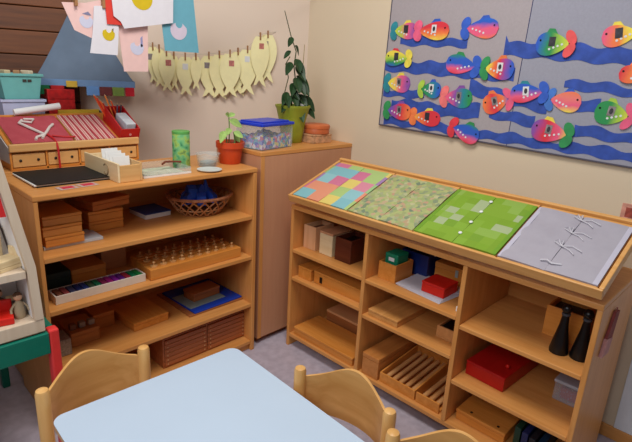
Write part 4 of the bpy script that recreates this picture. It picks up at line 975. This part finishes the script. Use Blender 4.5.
# ------------------------------------------------------------------ table and chairs
TA = math.radians(-2.2); CR = Vector((-1.334, -1.468, 0)); TW, TLn = .618, 1.35
t = thing('table', 'low table with a smooth white top and rounded corners in the foreground', 'table', (CR.x, CR.y, 0), TA)
def rrect(x0, x1, y0, y1, r, n=7):
    pts = []
    for cx, cy, a0 in ((x1-r, y1-r, 0), (x0+r, y1-r, 90), (x0+r, y0+r, 180), (x1-r, y0+r, 270)):
        for k in range(n+1):
            a = math.radians(a0+90*k/n); pts.append((cx+r*math.cos(a), cy+r*math.sin(a)))
    return pts
MB().prism(rrect(-TW+.001, -.001, -TLn+.001, -.001, .034), .506, .5252, 'xy').build('edge_band', wood((206,160,112), (218,176,130), 'x'), t)
MB().prism(rrect(-TW, 0, -TLn, 0, .035), .5253, .528, 'xy').build('table_top', plain((190,208,227), .35, .01, 6, .5), t)
for x, y in ((-.05, -.05), (-TW+.05, -.05), (-.05, -TLn+.05), (-TW+.05, -TLn+.05)):
    MB().lathe([(.016, 0), (.022, .1), (.026, .5055)], 20, TR(x, y, 0)).build('leg', BEECH_Z, t, True)
mb = MB().box(-TW+.08, -.08, -.062, -.044, .42, .505, .002).box(-TW+.08, -.08, -TLn+.044, -TLn+.062, .42, .505, .002)
mb.box(-.058, -.040, -TLn+.08, -.08, .42, .505, .002).box(-TW+.040, -TW+.058, -TLn+.08, -.08, .42, .505, .002); mb.build('apron', plain((208,70,84), .5), t)

def chair(label, loc, rz):
    """local: seat towards -y, back posts at y=0, x = +-W/2"""
    t = thing('chair', label, 'chair', loc, rz)
    W = .325; h = W/2
    for s in (-1, 1):
        MB().lathe([(.017, 0), (.0195, .03), (.0195, .578), (.0165, .588), (.008, .592)], 20, TR(s*h, 0, 0)).build('back_post', CHAIRW, t, True)
        MB().lathe([(.016, 0), (.018, .03), (.018, .292)], 20, TR(s*(h-.01), -.29, 0)).build('front_leg', CHAIRW, t, True)
        MB().tube([(s*h, -.018, .16), (s*(h-.01), -.274, .16)], .010, 10).build('stretcher', CHAIRW, t, True)
    def bf(u, v, o=0):
        k = 2*u-1; x = k*(h-.012); y = .072*(1-k*k)**.8+o
        top = .560+.048*(.5+.5*math.cos(PI*k))**1.15; bot = .425-.012*(1-k*k)
        return (x, y, bot+(top-bot)*v)
    MB().grid(lambda u, v: bf(u, v), 32, 8, lambda u, v: bf(u, v, .011)).build('backrest', CHAIRP, t, True)
    MB().prism(rrect(-h+.002, h-.002, -.315, -.0205, .05), .2925, .308, 'xy').build('seat', CHAIRP, t)
    MB().box(-h+.03, h-.03, -.300, -.282, .245, .292, .002).build('seat_rail', CHAIRW, t)
    MB().tube([(-h+.018, 0, .22), (h-.018, 0, .22)], .010, 10).build('stretcher', CHAIRW, t, True)
    return t
chair('beech child chair at the far left end of the white table', (-1.787, -1.372, 0), math.radians(5))
chair('beech child chair on the right side of table, fully seen backrest', (-1.288, -1.950, 0), math.radians(-82))
chair('beech child chair at the lower picture edge, nearest the viewer', (-1.288, -2.327, 0), math.radians(-75))

# ------------------------------------------------------------------ light
w = bpy.data.worlds.new('daylight'); SC.world = w; w.use_nodes = True
bg = w.node_tree.nodes['Background']; bg.inputs[0].default_value = (.80, .88, 1.0, 1); bg.inputs[1].default_value = .12
def area(name, loc, target, sx, sy, power, col):
    l = bpy.data.lights.new(name, 'AREA'); l.shape = 'RECTANGLE'; l.size = sx; l.size_y = sy; l.energy = power; l.color = col
    o = bpy.data.objects.new(name, l); COL.objects.link(o); o.location = loc
    o.rotation_euler = (Vector(target)-Vector(loc)).to_track_quat('-Z', 'Y').to_euler(); return o
area('window_daylight', (-3.5, -2.2, 2.5), (-.6, -1.1, .7), 1.5, 1.2, 36, (.93, .96, 1.0))
area('roof_window_daylight', (-1.45, -1.85, 3.0), (-1.2, -1.5, .3), 0.9, .9, 41, (1.0, .97, .92))
SC.view_settings.view_transform = 'Standard'; SC.view_settings.look = 'None'; SC.view_settings.gamma = 1; SC.view_settings.exposure = 0.0
SC.view_settings.use_curve_mapping = False
